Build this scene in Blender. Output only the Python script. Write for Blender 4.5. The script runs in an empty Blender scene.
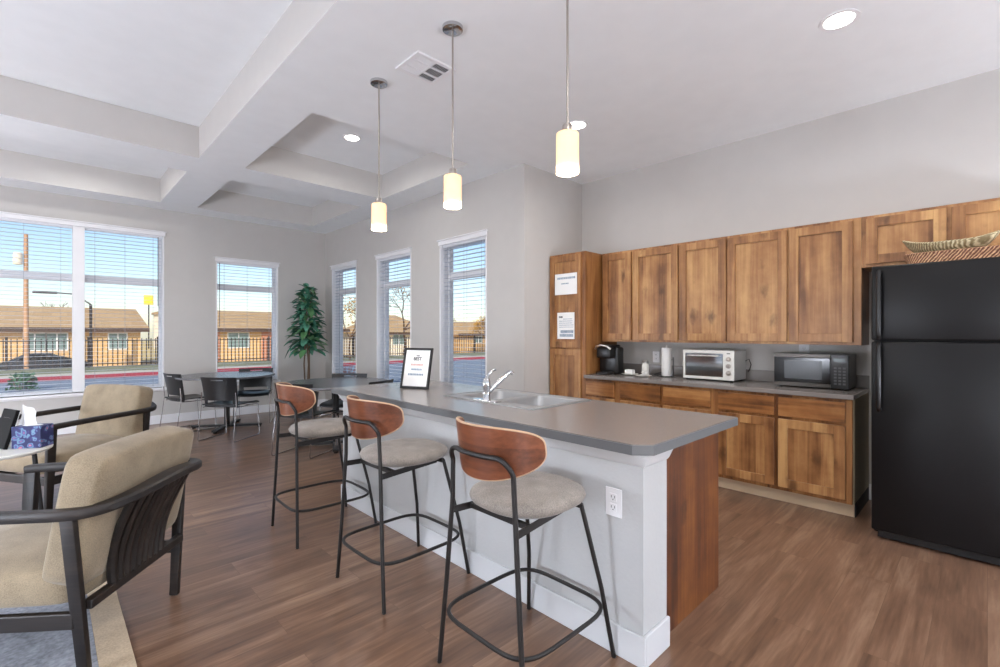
import bpy, bmesh, math, random
from mathutils import Vector, Matrix
R = random.Random(7)
sc = bpy.context.scene
col = sc.collection
PI = math.pi

# ------------------------------------------------------------------ materials
def new_mat(name):
    m = bpy.data.materials.new(name); m.use_nodes = True
    nt = m.node_tree
    return m, nt, nt.nodes, nt.links, nt.nodes['Principled BSDF']

def rgb(h):
    """sRGB 0-255 triple -> linear"""
    return tuple(((c/255)/12.92 if c/255 <= .04045 else ((c/255+.055)/1.055)**2.4) for c in h) + (1,)

def mat(name, c, rough=.5, metal=0., bump=0., bscale=200., vary=0., vscale=6., spec=.5, coat=0.):
    m, nt, N, L, P = new_mat(name)
    P.inputs['Roughness'].default_value = rough
    P.inputs['Metallic'].default_value = metal
    P.inputs['Specular IOR Level'].default_value = spec
    P.inputs['Coat Weight'].default_value = coat
    tc = N.new('ShaderNodeTexCoord')
    base = rgb(c)
    nz = N.new('ShaderNodeTexNoise'); nz.inputs['Scale'].default_value = vscale; nz.inputs['Detail'].default_value = 4
    L.new(tc.outputs['Object'], nz.inputs['Vector'])
    rp = N.new('ShaderNodeValToRGB')
    v = max(vary, .015)
    rp.color_ramp.elements[0].position = .3; rp.color_ramp.elements[1].position = .7
    rp.color_ramp.elements[0].color = tuple(x*(1-v) for x in base[:3])+(1,)
    rp.color_ramp.elements[1].color = tuple(min(1, x*(1+v)) for x in base[:3])+(1,)
    L.new(nz.outputs['Fac'], rp.inputs['Fac']); L.new(rp.outputs['Color'], P.inputs['Base Color'])
    if bump:
        n2 = N.new('ShaderNodeTexNoise'); n2.inputs['Scale'].default_value = bscale; n2.inputs['Detail'].default_value = 3
        L.new(tc.outputs['Object'], n2.inputs['Vector'])
        b = N.new('ShaderNodeBump'); b.inputs['Strength'].default_value = bump; b.inputs['Distance'].default_value = .004
        L.new(n2.outputs['Fac'], b.inputs['Height']); L.new(b.outputs['Normal'], P.inputs['Normal'])
    return m

def wood(name, dark, mid, light, axis=2, rough=.38, scale=1., knots=True):
    """grain runs along the given axis"""
    m, nt, N, L, P = new_mat(name)
    tc = N.new('ShaderNodeTexCoord'); oi = N.new('ShaderNodeObjectInfo')
    ad = N.new('ShaderNodeVectorMath'); ad.operation = 'ADD'
    sc_ = N.new('ShaderNodeVectorMath'); sc_.operation = 'SCALE'; sc_.inputs['Scale'].default_value = 13.7
    cb = N.new('ShaderNodeCombineXYZ')
    for i in range(3): L.new(oi.outputs['Random'], cb.inputs[i])
    L.new(cb.outputs[0], sc_.inputs[0]); L.new(tc.outputs['Object'], ad.inputs[0]); L.new(sc_.outputs[0], ad.inputs[1])
    mp = N.new('ShaderNodeMapping')
    s = [7*scale]*3; s[axis] = .9*scale
    mp.inputs['Scale'].default_value = s
    L.new(ad.outputs[0], mp.inputs['Vector'])
    n1 = N.new('ShaderNodeTexNoise'); n1.inputs['Scale'].default_value = 1.; n1.inputs['Detail'].default_value = 6; n1.inputs['Distortion'].default_value = .8
    L.new(mp.outputs[0], n1.inputs['Vector'])
    mp2 = N.new('ShaderNodeMapping'); s = [60*scale]*3; s[axis] = 2.5*scale
    mp2.inputs['Scale'].default_value = s; L.new(ad.outputs[0], mp2.inputs['Vector'])
    n2 = N.new('ShaderNodeTexNoise'); n2.inputs['Scale'].default_value = 1.; n2.inputs['Detail'].default_value = 3
    L.new(mp2.outputs[0], n2.inputs['Vector'])
    mx = N.new('ShaderNodeMix'); mx.data_type = 'FLOAT'; mx.inputs[0].default_value = .3
    L.new(n1.outputs['Fac'], mx.inputs[2]); L.new(n2.outputs['Fac'], mx.inputs[3])
    rp = N.new('ShaderNodeValToRGB'); e = rp.color_ramp.elements
    e[0].position = .36; e[0].color = rgb(dark); e[1].position = .66; e[1].color = rgb(light)
    k = e.new(.5); k.color = rgb(mid)
    nb = N.new('ShaderNodeTexNoise'); nb.inputs['Scale'].default_value = 5.; nb.inputs['Detail'].default_value = 5; nb.inputs['Roughness'].default_value = .65
    L.new(ad.outputs[0], nb.inputs['Vector'])
    mb_ = N.new('ShaderNodeMix'); mb_.data_type = 'FLOAT'; mb_.inputs[0].default_value = .26 if knots else .12
    L.new(mx.outputs[0], mb_.inputs[2]); L.new(nb.outputs['Fac'], mb_.inputs[3])
    cross = (1, 2, 1)[axis]                   # glued-up boards side by side, each its own tone
    sx_ = N.new('ShaderNodeSeparateXYZ'); L.new(ad.outputs[0], sx_.inputs[0])
    fl = N.new('ShaderNodeMath'); fl.operation = 'MULTIPLY'; fl.inputs[1].default_value = 1/.085; L.new(sx_.outputs[cross], fl.inputs[0])
    ff = N.new('ShaderNodeMath'); ff.operation = 'FLOOR'; L.new(fl.outputs[0], ff.inputs[0])
    wn = N.new('ShaderNodeTexWhiteNoise'); wn.noise_dimensions = '1D'; L.new(ff.outputs[0], wn.inputs['W'])
    ws = N.new('ShaderNodeMath'); ws.operation = 'MULTIPLY_ADD'; ws.inputs[1].default_value = .13; ws.inputs[2].default_value = -.055; L.new(wn.outputs['Value'], ws.inputs[0])
    wa = N.new('ShaderNodeMath'); wa.operation = 'ADD'; L.new(ws.outputs[0], wa.inputs[0]); L.new(mb_.outputs[0], wa.inputs[1])
    L.new(wa.outputs[0], rp.inputs['Fac'])
    out = rp.outputs['Color']
    if knots:
        mp3 = N.new('ShaderNodeMapping'); s = [6.5*scale]*3; s[axis] = 3.6*scale
        mp3.inputs['Scale'].default_value = s; L.new(ad.outputs[0], mp3.inputs['Vector'])
        vo = N.new('ShaderNodeTexVoronoi'); vo.inputs['Scale'].default_value = 1.
        n3 = N.new('ShaderNodeTexNoise'); n3.inputs['Scale'].default_value = 5
        L.new(mp3.outputs[0], n3.inputs['Vector'])
        a3 = N.new('ShaderNodeVectorMath'); a3.operation = 'MULTIPLY_ADD'; a3.inputs[1].default_value = (.35,)*3
        L.new(n3.outputs['Color'], a3.inputs[0]); L.new(mp3.outputs[0], a3.inputs[2])
        L.new(a3.outputs[0], vo.inputs['Vector'])
        kr = N.new('ShaderNodeValToRGB'); ke = kr.color_ramp.elements
        ke[0].position = .05; ke[0].color = (1, 1, 1, 1); ke[1].position = .24; ke[1].color = (0, 0, 0, 1)
        L.new(vo.outputs['Distance'], kr.inputs['Fac'])
        km = N.new('ShaderNodeMath'); km.operation = 'MULTIPLY'; km.inputs[1].default_value = .75
        L.new(kr.outputs['Color'], km.inputs[0])
        mm = N.new('ShaderNodeMix'); mm.data_type = 'RGBA'
        L.new(km.outputs[0], mm.inputs[0]); L.new(out, mm.inputs[6]); mm.inputs[7].default_value = rgb(tuple(int(c*.72) for c in dark))
        out = mm.outputs[2]
    L.new(out, P.inputs['Base Color'])
    P.inputs['Roughness'].default_value = rough
    b = N.new('ShaderNodeBump'); b.inputs['Strength'].default_value = .15; b.inputs['Distance'].default_value = .002
    L.new(n2.outputs['Fac'], b.inputs['Height']); L.new(b.outputs['Normal'], P.inputs['Normal'])
    return m

def emis(name, c, s, base=None):
    m, nt, N, L, P = new_mat(name)
    P.inputs['Base Color'].default_value = rgb(base or c)
    P.inputs['Emission Color'].default_value = rgb(c); P.inputs['Emission Strength'].default_value = s
    return m

def thin_glass(name, tint=(1, 1, 1, 1), gloss=.06, rough=.02):
    m, nt, N, L, P = new_mat(name); N.remove(P)
    o = N['Material Output']
    t = N.new('ShaderNodeBsdfTransparent'); t.inputs[0].default_value = tint
    g = N.new('ShaderNodeBsdfGlossy'); g.inputs['Roughness'].default_value = rough
    mx = N.new('ShaderNodeMixShader'); mx.inputs[0].default_value = gloss
    L.new(t.outputs[0], mx.inputs[1]); L.new(g.outputs[0], mx.inputs[2]); L.new(mx.outputs[0], o.inputs[0])
    return m

def floor_mat():
    m, nt, N, L, P = new_mat('vinyl_plank_floor')
    tc = N.new('ShaderNodeTexCoord')
    br = N.new('ShaderNodeTexBrick'); br.offset = .37; br.offset_frequency = 2; br.squash = 1
    br.inputs['Scale'].default_value = 1.; br.inputs['Brick Width'].default_value = 1.22; br.inputs['Row Height'].default_value = .178
    br.inputs['Mortar Size'].default_value = .0009; br.inputs['Mortar Smooth'].default_value = .2
    br.inputs['Color1'].default_value = (0, 0, 0, 1); br.inputs['Color2'].default_value = (1, 1, 1, 1); br.inputs['Mortar'].default_value = (.5, .5, .5, 1)
    L.new(tc.outputs['Object'], br.inputs['Vector'])
    # per-plank offset of the grain
    sp = N.new('ShaderNodeVectorMath'); sp.operation = 'MULTIPLY_ADD'; sp.inputs[1].default_value = (9, 5, 0)
    L.new(br.outputs['Color'], sp.inputs[0]); L.new(tc.outputs['Object'], sp.inputs[2])
    mp = N.new('ShaderNodeMapping'); mp.inputs['Scale'].default_value = (.9, 7, 1); L.new(sp.outputs[0], mp.inputs['Vector'])
    n1 = N.new('ShaderNodeTexNoise'); n1.inputs['Scale'].default_value = 1.3; n1.inputs['Detail'].default_value = 7; n1.inputs['Distortion'].default_value = .6
    n1.inputs['Roughness'].default_value = .6
    L.new(mp.outputs[0], n1.inputs['Vector'])
    mp2 = N.new('ShaderNodeMapping'); mp2.inputs['Scale'].default_value = (4, 70, 1); L.new(sp.outputs[0], mp2.inputs['Vector'])
    n2 = N.new('ShaderNodeTexNoise'); n2.inputs['Scale'].default_value = 1.; n2.inputs['Detail'].default_value = 4; L.new(mp2.outputs[0], n2.inputs['Vector'])
    mx = N.new('ShaderNodeMix'); mx.data_type = 'FLOAT'; mx.inputs[0].default_value = .28
    L.new(n1.outputs['Fac'], mx.inputs[2]); L.new(n2.outputs['Fac'], mx.inputs[3])
    m3 = N.new('ShaderNodeMath'); m3.operation = 'MULTIPLY_ADD'; m3.inputs[1].default_value = .09; L.new(br.outputs['Color'], m3.inputs[0]); 
    sb = N.new('ShaderNodeMath'); sb.operation = 'SUBTRACT'; sb.inputs[1].default_value = .045; L.new(mx.outputs[0], sb.inputs[0]); L.new(sb.outputs[0], m3.inputs[2])
    rp = N.new('ShaderNodeValToRGB'); e = rp.color_ramp.elements
    e[0].position = .30; e[0].color = rgb((82, 60, 46)); e[1].position = .70; e[1].color = rgb((154, 124, 100))
    k = e.new(.5); k.color = rgb((120, 90, 70))
    L.new(m3.outputs[0], rp.inputs['Fac'])
    mo = N.new('ShaderNodeMix'); mo.data_type = 'RGBA'; mo.inputs[7].default_value = rgb((78, 54, 38))
    mf = N.new('ShaderNodeMath'); mf.operation = 'MULTIPLY'; mf.inputs[1].default_value = .6
    L.new(br.outputs['Fac'], mf.inputs[0]); L.new(mf.outputs[0], mo.inputs[0]); L.new(rp.outputs['Color'], mo.inputs[6])
    L.new(mo.outputs[2], P.inputs['Base Color'])
    P.inputs['Roughness'].default_value = .34; P.inputs['Coat Weight'].default_value = .35; P.inputs['Coat Roughness'].default_value = .22
    b = N.new('ShaderNodeBump'); b.inputs['Strength'].default_value = .12; b.inputs['Distance'].default_value = .002
    L.new(n2.outputs['Fac'], b.inputs['Height']); L.new(b.outputs['Normal'], P.inputs['Normal'])
    return m

def fabric(name, c, vary=.12, scale=420.):
    m, nt, N, L, P = new_mat(name)
    tc = N.new('ShaderNodeTexCoord')
    n1 = N.new('ShaderNodeTexNoise'); n1.inputs['Scale'].default_value = 9; n1.inputs['Detail'].default_value = 6
    L.new(tc.outputs['Object'], n1.inputs['Vector'])
    n2 = N.new('ShaderNodeTexNoise'); n2.inputs['Scale'].default_value = scale; n2.inputs['Detail'].default_value = 2
    L.new(tc.outputs['Object'], n2.inputs['Vector'])
    mx = N.new('ShaderNodeMix'); mx.data_type = 'FLOAT'; mx.inputs[0].default_value = .55
    L.new(n1.outputs['Fac'], mx.inputs[2]); L.new(n2.outputs['Fac'], mx.inputs[3])
    rp = N.new('ShaderNodeValToRGB'); b = rgb(c)
    rp.color_ramp.elements[0].position = .35; rp.color_ramp.elements[1].position = .65
    rp.color_ramp.elements[0].color = tuple(x*(1-vary*1.6) for x in b[:3])+(1,)
    rp.color_ramp.elements[1].color = tuple(min(1, x*(1+vary)) for x in b[:3])+(1,)
    L.new(mx.outputs[0], rp.inputs['Fac']); L.new(rp.outputs['Color'], P.inputs['Base Color'])
    P.inputs['Roughness'].default_value = .9; P.inputs['Specular IOR Level'].default_value = .15
    P.inputs['Sheen Weight'].default_value = .25
    bp = N.new('ShaderNodeBump'); bp.inputs['Strength'].default_value = .35; bp.inputs['Distance'].default_value = .002
    L.new(n2.outputs['Fac'], bp.inputs['Height']); L.new(bp.outputs['Normal'], P.inputs['Normal'])
    return m

def floral():
    m, nt, N, L, P = new_mat('blue_floral_cardboard')
    tc = N.new('ShaderNodeTexCoord')
    vo = N.new('ShaderNodeTexVoronoi'); vo.inputs['Scale'].default_value = 27
    nz = N.new('ShaderNodeTexNoise'); nz.inputs['Scale'].default_value = 14
    a = N.new('ShaderNodeVectorMath'); a.operation = 'MULTIPLY_ADD'; a.inputs[1].default_value = (.08,)*3
    L.new(tc.outputs['Object'], nz.inputs['Vector']); L.new(nz.outputs['Color'], a.inputs[0]); L.new(tc.outputs['Object'], a.inputs[2]); L.new(a.outputs[0], vo.inputs['Vector'])
    rp = N.new('ShaderNodeValToRGB'); e = rp.color_ramp.elements
    e[0].position = .1; e[0].color = rgb((205, 130, 140)); e[1].position = .62; e[1].color = rgb((38, 44, 92))
    k = e.new(.28); k.color = rgb((70, 72, 140)); k = e.new(.42); k.color = rgb((110, 150, 175)); k = e.new(.5); k.color = rgb((60, 56, 120))
    L.new(vo.outputs['Distance'], rp.inputs['Fac']); L.new(rp.outputs['Color'], P.inputs['Base Color'])
    P.inputs['Roughness'].default_value = .5
    return m

def wicker(name, c1, c2, sz=90):
    m, nt, N, L, P = new_mat(name)
    tc = N.new('ShaderNodeTexCoord')
    w = N.new('ShaderNodeTexWave'); w.inputs['Scale'].default_value = sz; w.inputs['Distortion'].default_value = 3; w.bands_direction = 'DIAGONAL'
    n = N.new('ShaderNodeTexNoise'); n.inputs['Scale'].default_value = 60
    L.new(tc.outputs['Object'], w.inputs['Vector']); L.new(tc.outputs['Object'], n.inputs['Vector'])
    mx = N.new('ShaderNodeMath'); mx.operation = 'MULTIPLY'; L.new(w.outputs['Fac'], mx.inputs[0]); L.new(n.outputs['Fac'], mx.inputs[1])
    rp = N.new('ShaderNodeValToRGB'); rp.color_ramp.elements[0].position = .1; rp.color_ramp.elements[1].position = .5
    rp.color_ramp.elements[0].color = rgb(c1); rp.color_ramp.elements[1].color = rgb(c2)
    L.new(mx.outputs[0], rp.inputs['Fac']); L.new(rp.outputs['Color'], P.inputs['Base Color'])
    b = N.new('ShaderNodeBump'); b.inputs['Strength'].default_value = .8; b.inputs['Distance'].default_value = .004
    L.new(w.outputs['Fac'], b.inputs['Height']); L.new(b.outputs['Normal'], P.inputs['Normal']); P.inputs['Roughness'].default_value = .7
    return m

def brick(name, c1, c2, mortar, bw=.4, rh=.12):
    m, nt, N, L, P = new_mat(name)
    tc = N.new('ShaderNodeTexCoord'); mp = N.new('ShaderNodeMapping'); mp.inputs['Rotation'].default_value = (PI/2, 0, 0)
    br = N.new('ShaderNodeTexBrick'); br.inputs['Scale'].default_value = 1; br.inputs['Brick Width'].default_value = bw; br.inputs['Row Height'].default_value = rh
    br.inputs['Mortar Size'].default_value = .01
    br.inputs['Color1'].default_value = rgb(c1); br.inputs['Color2'].default_value = rgb(c2); br.inputs['Mortar'].default_value = rgb(mortar)
    L.new(tc.outputs['Object'], mp.inputs[0]); L.new(mp.outputs[0], br.inputs['Vector']); L.new(br.outputs['Color'], P.inputs['Base Color'])
    P.inputs['Roughness'].default_value = .9
    return m

M_WALL = mat('wall_paint', (198, 195, 191), .75, bump=.12, bscale=120, spec=.25)
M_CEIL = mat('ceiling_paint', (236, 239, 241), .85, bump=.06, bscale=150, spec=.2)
M_SOFFIT = mat('coffer_side_grey', (206, 203, 199), .85, bump=.06, bscale=150, spec=.2)
M_TRIM = mat('white_trim', (234, 234, 236), .45)
M_ITRIM = mat('island_trim_paint', (206, 208, 210), .5)
M_KNEE = mat('island_wall_paint', (186, 187, 187), .7, bump=.35, bscale=55, spec=.25)
M_FLOOR = floor_mat()
M_WOODV = wood('alder_vertical', (112, 72, 40), (160, 112, 68), (198, 154, 100), 2, scale=.8)
M_WOODH = wood('alder_horizontal', (92, 56, 28), (150, 98, 52), (188, 138, 84), 1, scale=.8)
M_PANEL = wood('alder_end_panel', (52, 24, 8), (98, 52, 18), (136, 84, 34), 2, rough=.5, scale=.8)
M_BODY = wood('alder_frame', (96, 58, 30), (142, 94, 52), (176, 126, 76), 2, knots=False)
M_KICK = mat('toe_board', (196, 172, 142), .7, vary=.06)
M_SIDE = mat('cabinet_side_vinyl', (150, 136, 108), .6, vary=.05)
M_BLACKBASE = mat('black_cove_base', (14, 13, 13), .6)
M_TOP = mat('grey_laminate', (134, 128, 124), .24, vary=.05, vscale=160, spec=.5)
M_TOPEDGE = mat('grey_laminate_edge', (104, 106, 108), .4, vary=.03, vscale=160)
M_SINK = mat('sink_steel', (180, 181, 182), .48, 1.)
M_STEEL = mat('brushed_steel', (222, 222, 220), .28, 1.)
M_CHROME = mat('chrome', (196, 197, 200), .14, 1.)
M_NICKEL = mat('satin_nickel', (176, 168, 160), .3, 1.)
M_BLACKM = mat('black_powder_coat', (26, 23, 22), .42, 0.)
M_FRIDGE = mat('black_appliance', (18, 17, 18), .33, bump=.12, bscale=260, spec=.25)
M_BLACKP = mat('black_plastic', (22, 22, 23), .3)
M_BLACKC = mat('black_chair_plastic', (24, 26, 29), .34)
M_BLACKG = mat('black_glass', (8, 8, 9), .16, spec=.45)
M_TABLE = mat('table_laminate', (104, 104, 107), .27, vary=.04, vscale=60)
M_WALNUT = wood('walnut_veneer', (88, 48, 30), (116, 66, 42), (140, 84, 56), 1, rough=.3, knots=False, scale=1.4)
M_PLYEDGE = mat('light_ply_edge', (188, 156, 126), .5)
M_STOOLFAB = fabric('stool_fabric', (142, 134, 126), .3, 300)
M_BEIGE = fabric('beige_chenille', (150, 135, 112), .2, 300)
M_DARKW = wood('ebonised_oak', (16, 12, 11), (28, 22, 19), (46, 37, 32), 0, rough=.5, knots=False, scale=2.2)
M_RUG = fabric('rug_blue_grey', (138, 142, 152), .28, 60)
M_RUGB = fabric('rug_beige_border', (190, 168, 138), .12, 120)
M_LEAF = mat('leaf_green', (88, 146, 122), .25, vary=.35, vscale=5)
M_LEAF2 = mat('leaf_green_light', (92, 140, 92), .35, vary=.25, vscale=5)
M_STEM = mat('plant_stem', (112, 92, 74), .8)
M_POT = mat('pot_ceramic', (60, 58, 56), .4)
M_SOIL = mat('soil', (50, 38, 28), .95, bump=.6, bscale=80)
M_PAPER = mat('paper_white', (244, 244, 242), .7)
M_INK = mat('ink_black', (40, 40, 44), .7)
M_INKR = mat('ink_rose', (200, 150, 140), .7)
M_INKB = mat('ink_blue_grey', (130, 150, 170), .7)
M_CREAM = mat('cream_enamel', (226, 225, 218), .35)
M_MWTRIM = mat('microwave_trim', (92, 88, 84), .35, 1.)
M_SHADE = emis('frosted_glass_lit', (255, 214, 156), .85)
M_SHADEO = emis('outer_glass_glow', (255, 228, 190), .38)
_n = M_SHADEO.node_tree; _t = _n.nodes.new('ShaderNodeBsdfTransparent'); _m = _n.nodes.new('ShaderNodeMixShader'); _m.inputs[0].default_value = .45
_n.links.new(_t.outputs[0], _m.inputs[1]); _n.links.new(_n.nodes['Principled BSDF'].outputs[0], _m.inputs[2]); _n.links.new(_m.outputs[0], _n.nodes['Material Output'].inputs[0])
M_LED = emis('led_lens', (255, 250, 240), 14)
M_GLASS = thin_glass('window_glass', (1, 1, 1, 1), .03, .4)
M_GLASSD = thin_glass('oven_glass', (.75, .78, .8, 1), .4, .06)
M_BLIND = mat('blind_white', (240, 242, 246), .5)
M_SLAT = mat('blind_slat', (204, 209, 218), .5)  # white slats greyed to carry their backlit shade
M_CORD = mat('blind_cord', (150, 155, 165), .8)
M_WAND = mat('blind_wand', (60, 66, 74), .4)
M_VENTD = mat('vent_dark', (64, 64, 66), .8)
M_WICK1 = wicker('wicker_tan', (140, 124, 88), (222, 208, 170), 36)
M_WICK2 = wicker('wicker_brown', (110, 62, 42), (222, 178, 140), 36)
M_FLORAL = floral()
M_TISSUE = mat('tissue', (246, 246, 246), .8)
M_ACRYL = thin_glass('clear_acrylic', (.97, .98, .99, 1), .14)
# outdoors
M_ASPH = mat('asphalt', (120, 132, 150), .85, vary=.1, vscale=.7, bump=.3, bscale=40)
M_CONC = mat('concrete', (190, 184, 172), .85, vary=.06, vscale=2)
M_REDC = mat('red_curb_paint', (150, 58, 72), .7, vary=.1)
M_GRASS = mat('dry_grass', (196, 172, 118), .95, vary=.22, vscale=1.3, bump=.5, bscale=30)
M_TURF = mat('green_grass', (122, 124, 100), .95, vary=.25, vscale=1.2)
M_HWALL = brick('tan_brick', (214, 176, 124), (200, 158, 106), (224, 200, 160), .4, .15)
M_HWALL2 = brick('rose_brick', (186, 120, 92), (170, 100, 78), (214, 180, 150), .4, .12)
M_ROOF = brick('brown_shingle', (176, 148, 112), (164, 136, 100), (140, 114, 84), .9, .3)
M_EAVE = mat('eave_brown', (72, 52, 40), .7)
M_HGLASS = mat('house_window_glass', (120, 140, 140), .15)
M_IRON = mat('dark_iron', (44, 34, 32), .6)
M_UTIL = mat('utility_pole_wood', (184, 146, 116), .9, vary=.15)
M_BARK = mat('bark', (84, 62, 46), .9)
M_GOLD = mat('autumn_leaves', (176, 134, 62), .9, vary=.3, vscale=3)
M_SHRUB = mat('shrub_green', (58, 98, 70), .8, vary=.3, vscale=6)
M_CAR = mat('dark_car_paint', (44, 50, 62), .2, coat=.6)
M_TYRE = mat('tyre', (20, 20, 20), .8)
M_YEL = mat('yellow_sign', (226, 206, 70), .5)
M_STUCCO = mat('pale_stucco', (226, 214, 196), .9)

# ------------------------------------------------------------------ mesh helper
class MB:
    def __init__(s): s.bm = bmesh.new()
    def _add(s, tb):
        me = bpy.data.meshes.new('tmp'); tb.to_mesh(me); tb.free(); s.bm.from_mesh(me); bpy.data.meshes.remove(me)
    def box(s, x0, x1, y0, y1, z0, z1, bev=0., seg=2, mtx=None):
        tb = bmesh.new(); bmesh.ops.create_cube(tb, size=1)
        for v in tb.verts:
            v.co = Vector(((x0+x1)/2+v.co.x*(x1-x0), (y0+y1)/2+v.co.y*(y1-y0), (z0+z1)/2+v.co.z*(z1-z0)))
        if bev: bmesh.ops.bevel(tb, geom=tb.edges[:], offset=bev, segments=seg, profile=.5, affect='EDGES')
        if mtx: tb.transform(mtx)
        s._add(tb); return s
    def prism(s, pts, z0, z1, mtx=None, bev=0.):
        tb = bmesh.new()
        a = [tb.verts.new((p[0], p[1], z0)) for p in pts]; b = [tb.verts.new((p[0], p[1], z1)) for p in pts]
        n = len(pts)
        tb.faces.new(a[::-1]); tb.faces.new(b)
        for i in range(n): tb.faces.new((a[i], a[(i+1) % n], b[(i+1) % n], b[i]))
        bmesh.ops.recalc_face_normals(tb, faces=tb.faces[:])
        if bev:
            bmesh.ops.bevel(tb, geom=[e for e in tb.edges if abs(e.verts[0].co.z-e.verts[1].co.z) < 1e-6], offset=bev, segments=2, profile=.5, affect='EDGES')
        if mtx: tb.transform(mtx)
        s._add(tb); return s
    def tube(s, pts, r, n=8, closed=False, flat=None):
        """tube along pts; r number or list; flat=(a,b) oval half sizes multiplier with up axis z"""
        P = [Vector(p) for p in pts]; m = len(P)
        rs = r if isinstance(r, (list, tuple)) else [r]*m
        rings = []
        prev = None
        for i in range(m):
            if closed: t = (P[(i+1) % m]-P[i-1])
            else: t = P[min(i+1, m-1)]-P[max(i-1, 0)]
            t.normalize()
            if prev is None:
                up = Vector((0, 0, 1)) if abs(t.z) < .9 else Vector((1, 0, 0))
                if flat: up = Vector((0, 0, 1)) if abs(t.z) < .97 else Vector((1, 0, 0))
                u = t.cross(up).normalized()
            else:
                if flat and abs(t.z) < .97: u = t.cross(Vector((0, 0, 1))).normalized()
                else: u = (prev-t*prev.dot(t)).normalized()
            prev = u; w = u.cross(t).normalized()
            ring = []
            for k in range(n):
                a = 2*PI*(k+.5)/n
                if flat:
                    ca, sa = math.cos(a), math.sin(a); q = .35
                    ca = math.copysign(abs(ca)**q, ca); sa = math.copysign(abs(sa)**q, sa)
                    ring.append(s.bm.verts.new(P[i]+u*ca*rs[i]*flat[0]+w*sa*rs[i]*flat[1]))
                else: ring.append(s.bm.verts.new(P[i]+(u*math.cos(a)+w*math.sin(a))*rs[i]))
            rings.append(ring)
        for i in range(m if closed else m-1):
            A, B = rings[i], rings[(i+1) % m]
            for k in range(n): s.bm.faces.new((A[k], A[(k+1) % n], B[(k+1) % n], B[k]))
        if not closed: s.bm.faces.new(rings[0][::-1]); s.bm.faces.new(rings[-1])
        return s
    def lathe(s, prof, c=(0, 0, 0), n=32, sx=1., sy=1., power=1.):
        c = Vector(c); rings = []
        for r, z in prof:
            ring = []
            for k in range(n):
                a = 2*PI*k/n; ca, sa = math.cos(a), math.sin(a)
                if power != 1: ca = math.copysign(abs(ca)**power, ca); sa = math.copysign(abs(sa)**power, sa)
                ring.append(s.bm.verts.new(c+Vector((r*sx*ca, r*sy*sa, z))))
            rings.append(ring)
        for A, B in zip(rings, rings[1:]):
            for k in range(n): s.bm.faces.new((A[k], A[(k+1) % n], B[(k+1) % n], B[k]))
        s.bm.faces.new(rings[0][::-1]); s.bm.faces.new(rings[-1])
        return s
    def sheet(s, f, nu, nv, th, keep=None):
        """thick curved sheet: f(u,v)->(point, normal); u,v 0..1"""
        F = {}; B = {}
        for i in range(nu+1):
            for j in range(nv+1):
                p, nn = f(i/nu, j/nv); p = Vector(p); nn = Vector(nn).normalized()
                F[i, j] = s.bm.verts.new(p+nn*th/2); B[i, j] = s.bm.verts.new(p-nn*th/2)
        K = lambda i, j: 0 <= i < nu and 0 <= j < nv and (keep is None or keep((i+.5)/nu, (j+.5)/nv))
        for i in range(nu):
            for j in range(nv):
                if not K(i, j): continue
                s.bm.faces.new((F[i, j], F[i+1, j], F[i+1, j+1], F[i, j+1]))
                s.bm.faces.new((B[i, j+1], B[i+1, j+1], B[i+1, j], B[i, j]))
                for (di, dj, a, b) in ((-1, 0, (i, j), (i, j+1)), (1, 0, (i+1, j+1), (i+1, j)), (0, -1, (i+1, j), (i, j)), (0, 1, (i, j+1), (i+1, j+1))):
                    if not K(i+di, j+dj): s.bm.faces.new((F[a], F[b], B[b], B[a]))
        for v in [v for v in s.bm.verts if not v.link_faces]: s.bm.verts.remove(v)
        return s
    def build(s, name, m, parent=None, smooth=False, sub=0, solid=0., local=False, mtx=None):
        bm = s.bm
        bmesh.ops.recalc_face_normals(bm, faces=bm.faces[:])
        if mtx: bm.transform(mtx)
        if parent is not None and not local:
            bm.transform(world_of(parent).inverted())
        me = bpy.data.meshes.new(name); bm.to_mesh(me); bm.free()
        o = bpy.data.objects.new(name, me); col.objects.link(o)
        for mm in (m if isinstance(m, (list, tuple)) else [m]): me.materials.append(mm)
        if smooth:
            for p in me.polygons: p.use_smooth = True
            if smooth != 'all':
                try: me.set_sharp_from_angle(angle=math.radians(38))
                except Exception: pass
        if parent is not None: o.parent = parent
        if sub:
            md = o.modifiers.new('sub', 'SUBSURF'); md.levels = sub; md.render_levels = sub
        return o

def world_of(o):
    m = o.matrix_basis.copy() if o.type == 'EMPTY' else Matrix.Identity(4) @ o.matrix_basis
    while o.parent: o = o.parent; m = o.matrix_basis @ m
    return m

def tag(o, label, cat, group=None, kind=None):
    o['label'] = label; o['category'] = cat
    if group: o['group'] = group
    if kind: o['kind'] = kind
    return o
def thing(name, label, cat, loc=(0, 0, 0), rz=0, group=None, kind=None):
    o = bpy.data.objects.new(name, None); col.objects.link(o); o.empty_display_size = .1
    o.location = loc; o.rotation_euler = (0, 0, rz)
    o.matrix_basis = Matrix.Translation(Vector(loc)) @ Matrix.Rotation(rz, 4, 'Z')
    return tag(o, label, cat, group, kind)
def struct(name, mb, m, label, cat, **k):
    o = mb.build(name, m, **k); return tag(o, label, cat, kind='structure')
def copy_tree(o, parent=None):
    c = o.copy(); col.objects.link(c)
    if parent is not None: c.parent = parent
    for ch in list(o.children): copy_tree(ch, c)
    return c
def place(o, loc, rz): o.matrix_basis = Matrix.Translation(Vector(loc)) @ Matrix.Rotation(rz, 4, 'Z')

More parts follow.
